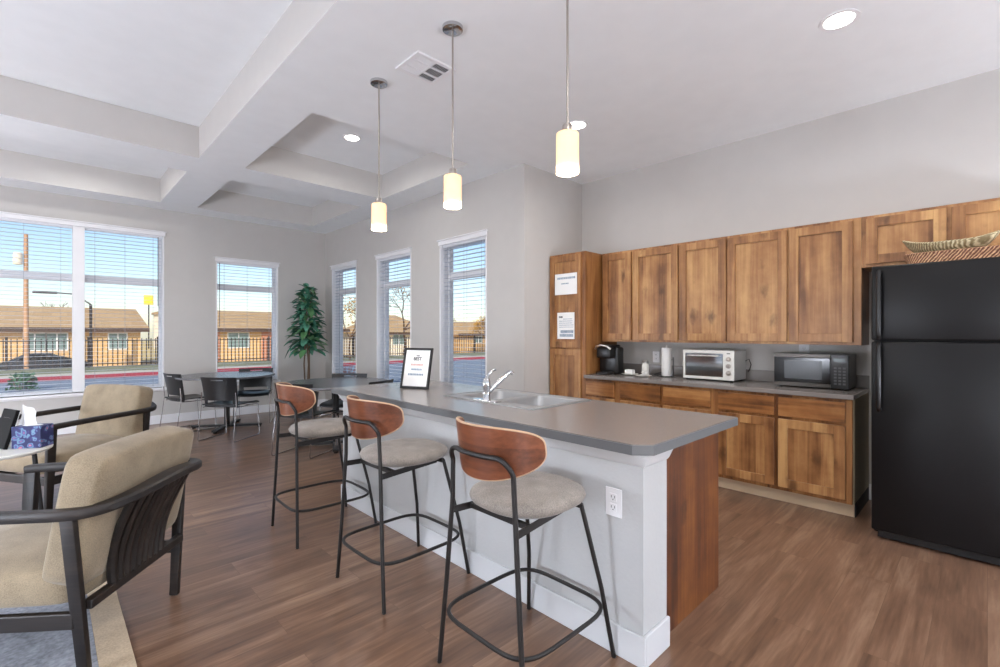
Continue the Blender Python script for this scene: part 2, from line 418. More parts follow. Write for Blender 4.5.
def text_mesh(txt, size, m, parent, mtx, name='lettering', ext=.0006):
    cu = bpy.data.curves.new('t', 'FONT'); cu.body = txt; cu.size = size; cu.align_x = 'CENTER'; cu.align_y = 'CENTER'; cu.extrude = ext; cu.offset = size*.03
    to = bpy.data.objects.new('t', cu); col.objects.link(to)
    bpy.context.view_layer.update()
    me = bpy.data.meshes.new_from_object(to.evaluated_get(bpy.context.evaluated_depsgraph_get()))
    bpy.data.objects.remove(to)
    me.transform(mtx); me.transform(world_of(parent).inverted())
    me.materials.clear(); me.materials.append(m)
    o = bpy.data.objects.new(name, me); col.objects.link(o); o.parent = parent
    return o

# ------------------------------------------------------------------ camera
CH = 1.32; F = 471.
ang = math.radians(45.99)
cam = bpy.data.objects.new('camera', bpy.data.cameras.new('camera')); col.objects.link(cam)
cam.data.sensor_width = 36; cam.data.lens = F/1000*36
cam.location = (0, 0, CH); cam.rotation_euler = (PI/2, 0, ang-PI/2)
cam.data.clip_start = .03; cam.data.clip_end = 900
sc.camera = cam
FW = Vector((math.cos(ang), math.sin(ang), 0)); RT = Vector((math.sin(ang), -math.cos(ang), 0))

# ------------------------------------------------------------------ room shell
XL, XR, YB, YF = -4.6, 4.72, -3.4, 8.42     # inner faces
XW, YJ = 3.69, 3.445                          # window wall plane and jog
ZC, ZH = 3.142, 3.465
T = .2
def holed(mb, u0, u1, z0, z1, holes, f):
    us = sorted({u0, u1, *[h[0] for h in holes], *[h[1] for h in holes]}); zs = sorted({z0, z1, *[h[2] for h in holes], *[h[3] for h in holes]})
    for a, b in zip(us, us[1:]):
        # merge vertically between holes
        run = None
        for c, d in zip(zs, zs[1:]):
            hole = any(h[0] <= (a+b)/2 <= h[1] and h[2] <= (c+d)/2 <= h[3] for h in holes)
            if hole:
                if run: f(mb, a, b, run[0], run[1]); run = None
            else: run = (run[0], d) if run else (c, d)
        if run: f(mb, a, b, run[0], run[1])
    return mb
W_BIG = (-.67, 1.262, .53, 2.78)
W_SM = (1.93, 2.865, .53, 2.49)
W_R = [(7.22, 8.14, .53, 2.49), (5.61, 6.56, .53, 2.49), (4.04, 4.945, .53, 2.49)]
struct('wall_left', holed(MB(), XL, XW+T, 0, ZH+.1, [W_BIG, W_SM], lambda m, a, b, c, d: m.box(a, b, YF, YF+T, c, d)), M_WALL,
       'grey painted end wall with one wide and one narrow window', 'wall')
struct('wall_right', holed(MB(), YJ+T, YF, 0, ZH+.1, W_R, lambda m, a, b, c, d: m.box(XW, XW+T, a, b, c, d)), M_WALL,
       'grey painted wall with three tall narrow windows', 'wall')
struct('wall_corner', MB().box(XW, XR+T, YJ, YJ+T, 0, ZH+.1), M_WALL, 'short grey wall returning beside the tall pantry cabinet', 'wall')
struct('wall_back', MB().box(XR, XR+T, YB, YJ, 0, ZH+.1), M_WALL, 'grey painted wall behind the wall cabinets and refrigerator', 'wall')
REARW = [(-2.4, -.6, .6, 2.6), (.8, 2.6, .6, 2.6)]
SIDEW = [(-2.4, -.2, .5, 2.7), (1.2, 3.4, .5, 2.7), (4.6, 6.8, .5, 2.7)]
struct('wall_rear', holed(MB(), XL, XR, 0, ZH+.1, REARW, lambda m, a, b, c, d: m.box(a, b, YB-T, YB, c, d)), M_WALL, 'grey painted wall behind the viewer', 'wall')
struct('wall_side', holed(MB(), YB-T, YF, 0, ZH+.1, SIDEW, lambda m, a, b, c, d: m.box(XL-T, XL, a, b, c, d)), M_WALL, 'grey painted wall left of the lounge area', 'wall')
struct('floor', MB().box(XL-T, XR+T, YB-T, YF+T, -.12, 0), M_FLOOR, 'brown wood-look plank floor across the whole room', 'floor')
COF = [(-2.9, 1.15, 1.2, 5.69), (-2.9, 1.15, 6.25, 7.97), (1.585, 3.283, 3.87, 5.69), (1.585, 3.268, 6.25, 7.97)]
cm = MB()
holed(cm, XL, XR, YB, YF, COF, lambda m, a, b, c, d: m.box(a, b, c, d, ZC, ZH+.02))
cm.box(XL-T, XR+T, YB-T, YF+T, ZH, ZH+.15)
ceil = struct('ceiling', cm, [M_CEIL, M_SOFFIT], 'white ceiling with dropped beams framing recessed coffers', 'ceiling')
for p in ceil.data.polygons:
    if abs(p.normal.z) < .5: p.material_index = 1  # upright faces a greyer tone than the flat ceiling
# baseboards
def bb(name, label, boxes, z=.125):
    m = MB()
    for x0, x1, y0, y1 in boxes: m.box(x0, x1, y0, y1, 0, z, .004)
    struct(name, m, M_TRIM, label, 'baseboard')
bb('baseboard_left', 'white baseboard under the wide and narrow end windows', [(XL, XW, YF-.014, YF)])
bb('baseboard_right', 'white baseboard under the three tall windows', [(XW-.014, XW, YJ, YF-.014)])
bb('baseboard_corner', 'white baseboard on the short return wall', [(XW-.014, 4.08, YJ-.014, YJ)])
bb('baseboard_back', 'white baseboard between base cabinets and refrigerator', [(XR-.014, XR, YB, .655)])

# ------------------------------------------------------------------ windows and blinds
def make_window(idx, wall, hole, label, mull=None, trans=(2.02, 2.115), valance=True):
    u0, u1, z0, z1 = hole
    if wall == 'L': mp = lambda m, a, b, c, d, e, g, bev=0.: m.box(a, b, YF+c, YF+d, e, g, bev)
    elif wall == 'R': mp = lambda m, a, b, c, d, e, g, bev=0.: m.box(XW+c, XW+d, a, b, e, g, bev)
    elif wall == 'S': mp = lambda m, a, b, c, d, e, g, bev=0.: m.box(XL-d, XL-c, a, b, e, g, bev)
    else: mp = lambda m, a, b, c, d, e, g, bev=0.: m.box(a, b, YB-d, YB-c, e, g, bev)
    loc = {'L': ((u0+u1)/2, YF, z0), 'R': (XW, (u0+u1)/2, z0), 'S': (XL, (u0+u1)/2, z0), 'B': ((u0+u1)/2, YB, z0)}[wall]
    t = thing('window_%d' % idx, label, 'window', loc, kind='structure')
    fw = .045; w0, w1 = .12, .19
    f = MB()
    mp(f, u0, u0+fw, w0, w1, z0, z1, .004); mp(f, u1-fw, u1, w0, w1, z0, z1, .004)
    mp(f, u0+fw, u1-fw, w0, w1, z1-fw, z1, .004); mp(f, u0+fw, u1-fw, w0, w1, z0, z0+fw, .004)
    mp(f, u0+fw, u1-fw, w0-.01, w1, trans[0], trans[1], .004)
    if mull: mp(f, mull[0], mull[1], w0-.02, w1, z0+fw, z1-fw, .004)
    f.build('window_frame', M_TRIM, t)
    j = MB()   # jamb liner
    mp(j, u0, u0+.02, -.006, w0, z0, z1, .002); mp(j, u1-.02, u1, -.006, w0, z0, z1, .002); mp(j, u0+.02, u1-.02, .0, w0, z1-.012, z1)
    if mull: mp(j, mull[0], mull[1], .0, w0-.02, z0+.01, z1-.012, .004)
    j.build('jamb', M_TRIM, t)
    s = MB(); mp(s, u0-.03, u1+.03, -.04, .118, z0-.035, z0, .006); mp(s, u0-.015, u1+.015, -.012, 0, z0-.05, z0-.035, .003); s.build('window_sill', M_TRIM, t)
    h = MB(); mp(h, u0-.012, u1+.012, -.02, -.0, z1-.035, z1+.02, .004); mp(h, u0-.025, u1+.025, -.035, -.0, z1+.02, z1+.036, .004); h.build('head_trim', M_TRIM, t)
    g = MB(); mp(g, u0+fw*.5, u1-fw*.5, .152, .157, z0+fw*.5, z1-fw*.5); g.build('glass', M_GLASS, t)
    return t
BL_PITCH = .052
def make_blind(wall, u0, u1, z0, z1, label, wand_at, group):
    if wall == 'L': mp = lambda m, a, b, c, d, e, g, bev=0.: m.box(a, b, YF+c, YF+d, e, g, bev)
    else: mp = lambda m, a, b, c, d, e, g, bev=0.: m.box(XW+c, XW+d, a, b, e, g, bev)
    loc = ((u0+u1)/2, YF+.05, z1) if wall == 'L' else (XW+.05, (u0+u1)/2, z1)
    t = thing('window_blind', label, 'blind', loc, group=group)
    h = MB(); mp(h, u0, u1, .025, .085, z1-.05, z1, .003); h.build('headrail', M_BLIND, t)
    s = MB(); z = z1-.05-BL_PITCH*.6
    while z > z0+.05:
        mp(s, u0+.004, u1-.004, .034, .074, z-.0014, z+.0014); z -= BL_PITCH
    s.build('slats', M_SLAT, t)
    b = MB(); mp(b, u0+.002, u1-.002, .03, .078, z0+.006, z0+.026, .003); b.build('bottom_rail', M_BLIND, t)
    L = u1-u0; c = MB()
    for q in (.12, .5, .88) if L > .7 else (.15, .85):
        for w in (.0305, .0775):
            mp(c, u0+L*q-.001, u0+L*q+.001, w-.001, w+.001, z0+.02, z1-.04)
    c.build('ladder_cords', M_CORD, t)
    if wand_at is not None:
        w = MB(); mp(w, wand_at-.004, wand_at+.004, .012, .02, z1-.05-1.0, z1-.04, .002); w.build('tilt_wand', M_WAND, t)
    return t
make_window(1, 'L', W_BIG, 'wide two-bay window with white frame on the end wall', mull=(.262, .384))
make_window(2, 'L', W_SM, 'single narrow window on the end wall, left of the potted tree')
make_window(3, 'R', W_R[0], 'tall window nearest the potted tree on the three-window wall')
make_window(4, 'R', W_R[1], 'middle one of the three tall windows')
make_window(5, 'R', W_R[2], 'tall window nearest the kitchen, behind the sink')
for i, h in enumerate(REARW): make_window(6+i, 'B', h, 'window %s in the wall behind the viewer' % ('left', 'right')[i])
for i, h in enumerate(SIDEW): make_window(8+i, 'S', h, '%s window in the lounge side wall' % ('first', 'second', 'third')[i])
G = 'open white horizontal blinds'
make_blind('L', W_BIG[0]+.024, .258, W_BIG[2], W_BIG[3]-.012, 'open white blind in the left bay of the wide window', None, G)
make_blind('L', .388, W_BIG[1]-.024, W_BIG[2], W_BIG[3]-.012, 'open white blind in the right bay of the wide window', 1.19, G)
make_blind('L', W_SM[0]+.024, W_SM[1]-.024, W_SM[2], W_SM[3]-.012, 'open white blind in the narrow end-wall window', 1.985, G)
for h, l in zip(W_R, ('open white blind in the tall window beside the potted tree', 'open white blind in the middle tall window', 'open white blind in the tall window behind the sink')):
    make_blind('R', h[0]+.024, h[1]-.024, h[2], h[3]-.012, l, None, G)

# ------------------------------------------------------------------ ceiling fixtures
cans = [(3.32, .6, ZC), (3.344, 2.493, ZC), (2.42, 4.84, ZH), (.33, 7.24, ZH), (-1.9, 7.24, ZH), (0, 3.6, ZH), (-1.9, 3.6, ZH),
        (3.32, -1.6, ZC), (1.0, -1.2, ZC), (-1.6, -1.2, ZC), (-3.7, -1.2, ZC), (-3.7, 2.0, ZC), (-3.7, 5.0, ZC), (1.0, .3, ZC)]
can_lab = ['round recessed ceiling light above the refrigerator side, nearest the viewer', 'round recessed ceiling light just behind the right-hand pendant',
           'round recessed light in the coffer left of the pendants', 'round recessed light in the small far-left coffer']
proto = None
for i, (x, y, z) in enumerate(cans):
    if proto is None:
        proto = thing('recessed_light', '', 'ceiling light', (0, 0, 0), group='round recessed ceiling lights')
        MB().lathe([(.072, 0), (.078, -.006), (.098, -.006), (.1, -.001), (.1, 0)], n=36).build('trim_ring', M_TRIM, proto, smooth=True)
        MB().lathe([(.07, -.001), (.07, -.005), (.06, -.006)], n=36).build('lens', M_LED, proto)
        o = proto
    else: o = copy_tree(proto)
    o['label'] = can_lab[i] if i < len(can_lab) else 'round recessed ceiling light outside the view, at %s' % ('the lounge', 'the entry')[i % 2]
    place(o, (x, y, z+.0005), 0)
    ld = bpy.data.lights.new('can_lamp', 'AREA'); ld.shape = 'DISK'; ld.size = .12; ld.energy = 7; ld.color = (1, .985, .97); ld.spread = math.radians(165)
    lo = bpy.data.objects.new('can_lamp', ld); col.objects.link(lo); lo.location = (x, y, z-.012)
# pendants
pl = ['glass pendant light over the near end of the island, rightmost and lowest in view', 'middle glass pendant light over the island', 'glass pendant light over the far end of the island, leftmost']
pp = None
for i, (x, y) in enumerate([(1.76, 1.367), (1.745, 2.212), (1.74, 3.063)]):
    if pp is None:
        pp = thing('pendant_light', '', 'pendant light', (0, 0, 0), group='pendant lights over the island')
        MB().lathe([(.005, -.025), (.05, -.024), (.06, -.018), (.062, 0)], n=36).build('canopy', M_CHROME, pp, smooth=True)
        MB().tube([(0, 0, -.02), (0, 0, -.86)], .0055, 10).build('stem', M_NICKEL, pp, smooth=True)
        MB().lathe([(.012, -.84), (.022, -.845), (.024, -.85), (.024, -.885), (.01, -.885)], n=24).build('socket_cap', M_NICKEL, pp, smooth=True)
        MB().lathe([(.01, -.888), (.036, -.889), (.041, -.894), (.041, -1.035), (.036, -1.04), (.01, -1.04)], n=32).build('inner_shade', M_SHADE, pp, smooth=True)
        g = MB()
        g.lathe([(.024, -.883), (.048, -.884), (.053, -.889), (.053, -1.072), (.051, -1.072), (.051, -.891), (.046, -.886), (.024, -.885)], n=36)
        g.build('outer_glass', M_SHADEO, pp, smooth=True)
        o = pp
    else: o = copy_tree(pp)
    o['label'] = pl[i]; place(o, (x, y, ZC), 0)
    ld = bpy.data.lights.new('pendant_bulb', 'POINT'); ld.energy = 6; ld.color = (1, .9, .78); ld.shadow_soft_size = .012
    lo = bpy.data.objects.new('pendant_bulb', ld); col.objects.link(lo); lo.location = (x, y, ZC-1.058)
# unseen globe lamps added behind and left of the viewer for even fill light
M_FILLGLOBE = emis('fill_globe_lit', (234, 241, 255), 112)
gl = None
for i, (x, y, lab) in enumerate([(-1.8, -1.7, 'added unseen fill lamp behind the viewer, by the side windows'), (3.3, -2.3, 'added unseen fill lamp behind the viewer, past the refrigerator'), (-2.4, 2.2, 'added unseen fill lamp left of the lounge chairs'), (-2.4, 5.9, 'added unseen fill lamp left of the wide window')]):
    if gl is None:
        gl = thing('fill_lamp', '', 'fill lamp', (0, 0, 0), group='added globe fill lights')
        MB().lathe([(.005, 0), (.15, 0), (.155, .01), (.15, .02), (.02, .025)], n=32).build('base', M_BLACKM, gl, smooth=True)
        MB().tube([(0, 0, .02), (0, 0, .66)], .012, 10).build('pole', M_BLACKM, gl, smooth=True)
        MB().lathe([(.2*math.sin(PI*k/16)+.0005, .85+.2*math.cos(PI*k/16)) for k in range(17)], n=32).build('globe', M_FILLGLOBE, gl, smooth='all')
        o = gl
    else: o = copy_tree(gl)
    o['label'] = lab; place(o, (x, y, 0), 0)
# vent
v = thing('ceiling_vent', 'white square four-way air vent in the ceiling beside the middle pendant', 'vent', (1.875, 2.68, ZC))
f = MB(); x0, x1, y0, y1 = 1.725, 2.035, 2.545, 2.815
zb, zt_ = ZC-.012, ZC-.0
f.box(x0, x1, y0, y0+.026, zb, zt_); f.box(x0, x1, y1-.026, y1, zb, zt_); f.box(x0, x0+.026, y0+.026, y1-.026, zb, zt_); f.box(x1-.026, x1, y0+.026, y1-.026, zb, zt_)
xm, ya, yb = (x0+x1)/2, y0+.092, y1-.092
f.box(xm-.006, xm+.006, y0+.026, y1-.026, zb, zt_)
for (p, q) in ((x0+.026, xm-.006), (xm+.006, x1-.026)):
    for yy in (ya, yb): f.box(p, q, yy-.005, yy+.005, zb, zt_)
f.build('frame', M_TRIM, v)
lo_ = MB()
for (p, q, sg) in ((x0+.026, xm-.006, 1), (xm+.006, x1-.026, -1)):
    for (r0, r1) in ((y0+.026, ya-.005), (ya+.005, yb-.005), (yb+.005, y1-.026)):
        k = p+.008
        while k < q-.004:
            lo_.box(-.0052, .0052, r0, r1, -.0006, .0006, 0, 2, Matrix.Translation((k, 0, ZC-.0068)) @ Matrix.Rotation(sg*math.radians(38), 4, 'Y')); k += .0135
lo_.build('louvres', M_TRIM, v)
MB().box(x0+.01, x1-.01, y0+.01, y1-.01, ZC-.0012, ZC-.0002).build('backing', M_VENTD, v)

# ------------------------------------------------------------------ kitchen cabinets
def make_door(parent, X, y0, y1, z0, z1, th=.022, st=.066):
    a, b = X-th, X
    mb = MB()
    mb.box(a, b, y0, y0+st, z0, z1, .0025); mb.box(a, b, y1-st, y1, z0, z1, .0025)
    mb.box(a, b, y0+st, y1-st, z0, z0+st, .0025); mb.box(a, b, y0+st, y1-st, z1-st, z1, .0025)
    d = mb.build('door', M_WOODV, parent)
    MB().box(a+.013, b, y0+st-.002, y1-st+.002, z0+st-.002, z1-st+.002).build('panel', M_WOODV, d)
WG = .002
def upper(name, label, y0, y1, z0, z1, doors, X=4.39, group=None):
    t = thing(name, label, 'cabinet', ((X+XR)/2, (y0+y1)/2, z0), group=group)
    b = MB(); b.box(X, XR-.001, y0+.0005, y1-.0005, z0, z1, .001); b.build('body', M_WOODV, t)
    for d in doors: make_door(t, X-.001, d[0], d[1], z0+.022, z1-.022)
    return t
ZU0, ZU1 = 1.232, 2.19
g = 'knotty wood wall cabinets'
upper('wall_cabinet', 'narrow single-door knotty wood wall cabinet beside the tall pantry', 2.56, 2.935, ZU0, ZU1, [(2.571, 2.91)], group=g)
upper('wall_cabinet', 'two-door knotty wood wall cabinet above the toaster oven', 1.617, 2.56, ZU0, ZU1, [(1.624, 2.053), (2.069, 2.549)], group=g)
upper('wall_cabinet', 'two-door knotty wood wall cabinet above the microwave', .655, 1.617, ZU0, ZU1, [(.705, 1.125), (1.143, 1.611)], group=g)
t = upper('wall_cabinet', 'short two-door knotty wood cabinet above the refrigerator', -.30, .655, 1.81, ZU1, [(-.27, .168), (.192, .625)], group=g)
MB().box(4.392, XR-.001, .655, .662, 1.23, 1.81).build('side_panel', M_BODY, t)

def base(label, y0, y1, fronts, group):
    X = 4.11
    t = thing('base_cabinet', label, 'cabinet', ((X+XR)/2, (y0+y1)/2, 0), group=group)
    b = MB(); b.box(X, XR-.001, y0+.0005, y1-.0005, .105, .851); b.build('body', M_BODY, t)
    MB().box(4.18, 4.20, y0+.0005, y1-.0005, .0, .105).build('toe_kick', M_KICK, t)
    for d in fronts:
        MB().box(X-.021, X-.001, d[0], d[1], .682, .828, .003).build('drawer_front', M_WOODH, t)
        make_door(t, X-.001, d[0], d[1], .135, .66)
    return t
g = 'knotty wood base cabinets'
base('narrow knotty wood base cabinet beside the tall pantry', 2.56, 2.952, [(2.594, 2.935)], g)
base('knotty wood base cabinet mostly hidden behind the island worktop', 1.62, 2.56, [(1.649, 2.075), (2.104, 2.526)], g)
t = base('two-door two-drawer knotty wood base cabinet next to the refrigerator', .664, 1.62, [(.704, 1.13), (1.157, 1.583)], g)
MB().box(4.135, XR-.001, .657, .664, .105, .851).build('side_panel', M_SIDE, t)
MB().box(4.18, XR-.02, .655, .663, 0, .104).build('cove_base', M_BLACKBASE, t)
# tall pantry
t = thing('pantry_cabinet', 'tall narrow knotty wood pantry cabinet in the corner with two papers on it', 'cabinet', (4.4, 3.2, 0))
MB().box(4.11, XR-.001, 2.954, 3.44, .105, 2.194).build('body', M_BODY, t)
MB().box(4.18, 4.2, 2.954, 3.44, 0, .105).build('toe_kick', M_KICK, t)
make_door(t, 4.109, 3.005, 3.425, 1.165, 2.17)
make_door(t, 4.109, 3.005, 3.425, .135, 1.15)

# wall worktop with backsplash
t = thing('worktop', 'long grey laminate worktop along the wall under the wall cabinets', 'worktop', (4.4, 1.8, .852))
MB().box(4.072, XR-.001, .652, 2.952, .852, .886, .004).build('slab', M_TOP, t)
MB().box(XR-.022, XR-.001, .652, 2.952, .886, .985, .003).build('backsplash', M_TOP, t)

def outlet(loc_x, y, z, label, cat='outlet', w=.078, h=.118, parent=None):
    t = thing('wall_outlet', label, cat, (loc_x, y, z))
    MB().box(loc_x-.006, loc_x, y-w/2, y+w/2, z-h/2, z+h/2, .003).build('cover_plate', M_TRIM, t)
    for s in (-1, 1):
        rp = MB().box(loc_x-.009, loc_x-.006, y-.017, y+.017, z+s*.021-.016, z+s*.021+.016, .002).build('socket', M_TRIM, t)
        sl = MB()
        sl.box(loc_x-.0095, loc_x-.009, y-.009, y-.0065, z+s*.021-.002, z+s*.021+.008); sl.box(loc_x-.0095, loc_x-.009, y+.0065, y+.009, z+s*.021-.002, z+s*.021+.008)
        sl.box(loc_x-.0095, loc_x-.009, y-.002, y+.002, z+s*.021-.010, z+s*.021-.006)
        sl.build('slots', M_INK, rp)
    return t
outlet(XR-.001, 1.10, 1.17, 'white outlet plate on the wall above the microwave')
outlet(XR-.001, 2.47, 1.07, 'white outlet plate on the wall behind the sugar jar')
outlet(1.6995, 1.077, .621, 'white duplex outlet on the painted front of the island')

# papers on pantry
def paper(label, y0, y1, z0, z1, rows, name='paper_notice', title=None):
    t = thing(name, label, 'notice', (4.085, (y0+y1)/2, z0), group='papers taped to the pantry door')
    MB().box(4.0858, 4.0868, y0, y1, z0, z1).build('sheet', M_PAPER, t)
    for (zz, a, b, hh, mm) in rows:
        m = MB(); y = y1-a*(y1-y0)
        end = y1-b*(y1-y0)
        while y > end:
            w = R.uniform(.006, .016); m.box(4.0850, 4.0858, y-w, y, zz-hh/2, zz+hh/2); y -= w+.004
        m.build('print', mm, t)
    return t
paper('landscape white paper taped high on the pantry door', 3.047, 3.349, 1.745, 1.975, [(1.925, .12, .93, .022, M_INKB), (1.865, .3, .62, .012, M_INKB)])
paper('portrait white paper taped lower on the pantry door', 3.08, 3.315, 1.26, 1.549,
      [(1.50, .1, .3, .02, M_INK)]+[(1.50-.022*i, .35 if i < 2 else .12, .88, .007, M_INKB) for i in range(1, 6)]+[(1.34, .2, .9, .03, M_INKB), (1.30, .15, .85, .03, M_INKB)])

# ------------------------------------------------------------------ counter appliances
ZT = .8862
t = thing('coffee_maker', 'black single-serve coffee maker in the corner of the wall worktop', 'coffee maker', (4.32, 2.80, ZT))
x0, x1, y0, y1 = 4.20, 4.46, 2.70, 2.93
b = MB(); b.box(4.33, x1, y0, y1, ZT, ZT+.29, .025, 3); b.box(4.22, 4.34, y0+.03, y1-.03, ZT+.17, ZT+.29, .025, 3); b.build('body', M_BLACKP, t, smooth=True)
MB().box(4.20, 4.33, y0+.04, y1-.04, ZT, ZT+.03, .01, 2).build('drip_tray', M_BLACKP, t, smooth=True)
MB().tube([(4.225, y0+.02, ZT+.27), (4.20, y0+.05, ZT+.30), (4.195, 2.815, ZT+.312), (4.20, y1-.05, ZT+.30), (4.225, y1-.02, ZT+.27)], .010, 8).build('lid_handle', M_STEEL, t, smooth=True)
MB().box(4.25, 4.43, y0+.03, y1-.03, ZT+.288, ZT+.315, .012, 3).build('lid', M_BLACKP, t, smooth=True)
MB().box(4.36, 4.45, y1, y1+.03-.012, ZT+.03, ZT+.26, .008).build('water_tank', M_BLACKG, t)
t = thing('butter_dish', 'small white covered dish on a saucer beside the coffee maker', 'dish', (4.40, 2.60, ZT))
MB().lathe([(.03, 0), (.05, .002), (.085, .012), (.086, .015), (.05, .006), (.02, .005)], (4.4, 2.6, ZT), 32).build('saucer', M_CREAM, t, smooth=True)
MB().box(4.365, 4.435, 2.555, 2.645, ZT+.008, ZT+.058, .012, 3).build('dish_cover', M_PAPER, t, smooth=True)
t = thing('sugar_jar', 'white jar with a metal lid on the wall worktop', 'jar', (4.46, 2.455, ZT))
MB().lathe([(.03, 0), (.036, .004), (.037, .10), (.028, .125), (.028, .13)], (4.46, 2.455, ZT), 28).build('body', M_CREAM, t, smooth=True)
MB().lathe([(.031, .13), (.032, .132), (.032, .155), (.028, .16)], (4.46, 2.455, ZT), 28).build('lid', M_STEEL, t, smooth=True)
t = thing('sachet_tray', 'white saucer heaped with small sachets in front of the sugar jar', 'saucer', (4.34, 2.41, ZT))
MB().lathe([(.03, 0), (.05, .002), (.08, .01), (.081, .013), (.05, .006), (.02, .005)], (4.34, 2.41, ZT), 32).build('saucer', M_CREAM, t, smooth=True)
s = MB()
for i in range(9):
    s.box(-.024, .024, -.016, .016, -.0015, .0015, .0008, 1, Matrix.Translation((4.34+R.uniform(-.025, .025), 2.41+R.uniform(-.03, .03), ZT+.015+.005*i)) @ Matrix.Rotation(R.uniform(0, 3), 4, 'Z') @ Matrix.Rotation(R.uniform(-.4, .4), 4, 'X'))
o = s.build('sachets', M_PAPER, t); o['kind'] = 'stuff'
t = thing('paper_towel_holder', 'upright roll of white paper towel on a wire holder', 'paper towel', (4.48, 2.235, ZT))
MB().lathe([(.055, 0), (.07, .002), (.07, .008), (.02, .009)], (4.48, 2.235, ZT), 32).build('base', M_BLACKM, t, smooth=True)
MB().lathe([(.018, .0095), (.047, .010), (.048, .012), (.048, .288), (.046, .29), (.018, .29)], (4.48, 2.235, ZT), 32).build('paper_roll', M_PAPER, t, smooth=True)
MB().tube([(4.48, 2.235, ZT+.29), (4.48, 2.235, ZT+.315)], .006, 10).build('finial', M_STEEL, t)
MB().tube([(4.46, 2.155, ZT), (4.46, 2.155, ZT+.2)], .004, 8).build('tension_arm', M_BLACKM, t)
MB().box(4.455, 4.485, 2.155, 2.20, ZT+.001, ZT+.006).build('arm_foot', M_BLACKM, t)
o = MB().tube([(4.50, 2.34, ZT+.004), (4.56, 2.42, ZT+.006), (4.66, 2.36, ZT+.03), (4.688, 2.3, ZT+.11), (4.69, 2.28, ZT+.17)], .0035, 6).build('power_cord', M_BLACKP, smooth=True)
tag(o, 'thin black power cord rising behind the paper towel roll', 'cord')

# toaster oven
t = thing('toaster_oven', 'silver toaster oven with glass door and three knobs', 'toaster oven', (4.5, 1.78, ZT))
X0, X1, y0, y1, z0, z1 = 4.36, 4.66, 1.55, 2.01, ZT+.015, ZT+.28
b = MB(); b.box(X0+.02, X1, y0, y1, z0, z1, .006)
b.build('body', M_STEEL, t)
f = MB(); f.box(X0, X0+.02, y0, y0+.095, z0, z1, .004); f.box(X0, X0+.02, y0+.095, y1, z1-.028, z1, .004); f.box(X0, X0+.02, y0+.095, y1, z0, z0+.025, .004)
f.box(X0, X0+.02, y1-.02, y1, z0+.02, z1-.02, .004)
f.build('front_panel', M_CREAM, t)
d = MB().box(X0+.002, X0+.010, y0+.098, y1-.022, z0+.027, z1-.03).build('door', M_GLASSD, t)
MB().tube([(X0-.022, y0+.13, z1-.05), (X0-.022, y1-.05, z1-.05)], .006, 10).build('handle', M_STEEL, d, smooth=True)
rk = MB()
for k in range(16): rk.tube([(X0+.0125, y0+.11+k*.022, z0+.11), (X0+.017, y0+.11+k*.022, z0+.11)], .0015, 5)
rk.box(X0+.012, X0+.016, y0+.1, y1-.03, z0+.108, z0+.113); rk.build('rack', M_STEEL, t)
for i in range(3):
    zz = z1-.075-i*.062; kn = MB()
    kn.lathe([(.021, 0), (.021, .006), (.017, .02), (.012, .022)], (0, 0, 0), 24)
    kn.bm.transform(Matrix.Translation((X0, y0+.047, zz)) @ Matrix.Rotation(-PI/2, 4, 'Y'))
    kb = kn.build('knob', M_NICKEL, t, smooth=True)
MB().box(X0-.0008, X0, y0+.032, y0+.062, z1-.03, z1-.022).build('badge', M_INK, t)
for (a, c) in ((X0+.03, y0+.03), (X0+.03, y1-.03), (X1-.03, y0+.03), (X1-.03, y1-.03)):
    MB().lathe([(.012, 0), (.014, .016), (.01, .0165)], (a, c, ZT), 12).build('foot', M_BLACKP, t)
MB().tube([(X1-.02, y0-.001, z1-.1), (X1-.02, y0-.03, z1-.08), (X1-.01, y0-.045, z1-.13), (X1, y0-.03, z1-.18), (X1+.02, y0-.01, z1-.2)], .004, 6).build('cord', M_BLACKP, t, smooth=True)
# microwave
t = thing('microwave', 'black microwave oven with silver trim at the right of the wall worktop', 'microwave', (4.5, .97, ZT))
X0, X1, y0, y1, z0, z1 = 4.34, 4.64, .725, 1.227, ZT+.012, ZT+.272
MB().box(X0+.02, X1, y0, y1, z0, z1, .004).build('body', M_BLACKP, t)
d = MB(); d.box(X0, X0+.02, y0+.115, y1, z0+.03, z1-.03, .003); d = d.build('door', M_BLACKG, t)
MB().box(X0-.001, X0+.02, y0+.115, y1, z1-.03, z1, .002).build('door_trim', M_MWTRIM, d)
MB().box(X0-.001, X0+.02, y0+.115, y1, z0, z0+.03, .002).build('door_trim', M_MWTRIM, d)
MB().box(X0-.0012, X0-.0002, y0+.17, y1-.075, z0+.06, z1-.055).build('door_window', mat('microwave_mesh_window', (62, 64, 66), .22, spec=.45), d)
MB().box(X0, X0+.02, y0, y0+.113, z0, z1, .003).build('control_panel', M_BLACKP, t)
kp = MB()
for r_ in range(6):
    for c_ in range(3): kp.box(X0-.0012, X0-.0002, y0+.018+c_*.028, y0+.036+c_*.028, z0+.03+r_*.024, z0+.044+r_*.024)
kp.build('keypad', mat('keypad_grey', (84, 84, 86), .5), t)
MB().box(X0-.0012, X0-.0002, y0+.02, y0+.095, z1-.055, z1-.03).build('display', mat('display_dark', (60, 72, 70), .2), t)
for (a, c) in ((X0+.03, y0+.04), (X0+.03, y1-.04), (X1-.03, y0+.04), (X1-.03, y1-.04)):
    MB().lathe([(.012, 0), (.014, .013), (.01, .0132)], (a, c, ZT), 12).build('foot', M_BLACKP, t)

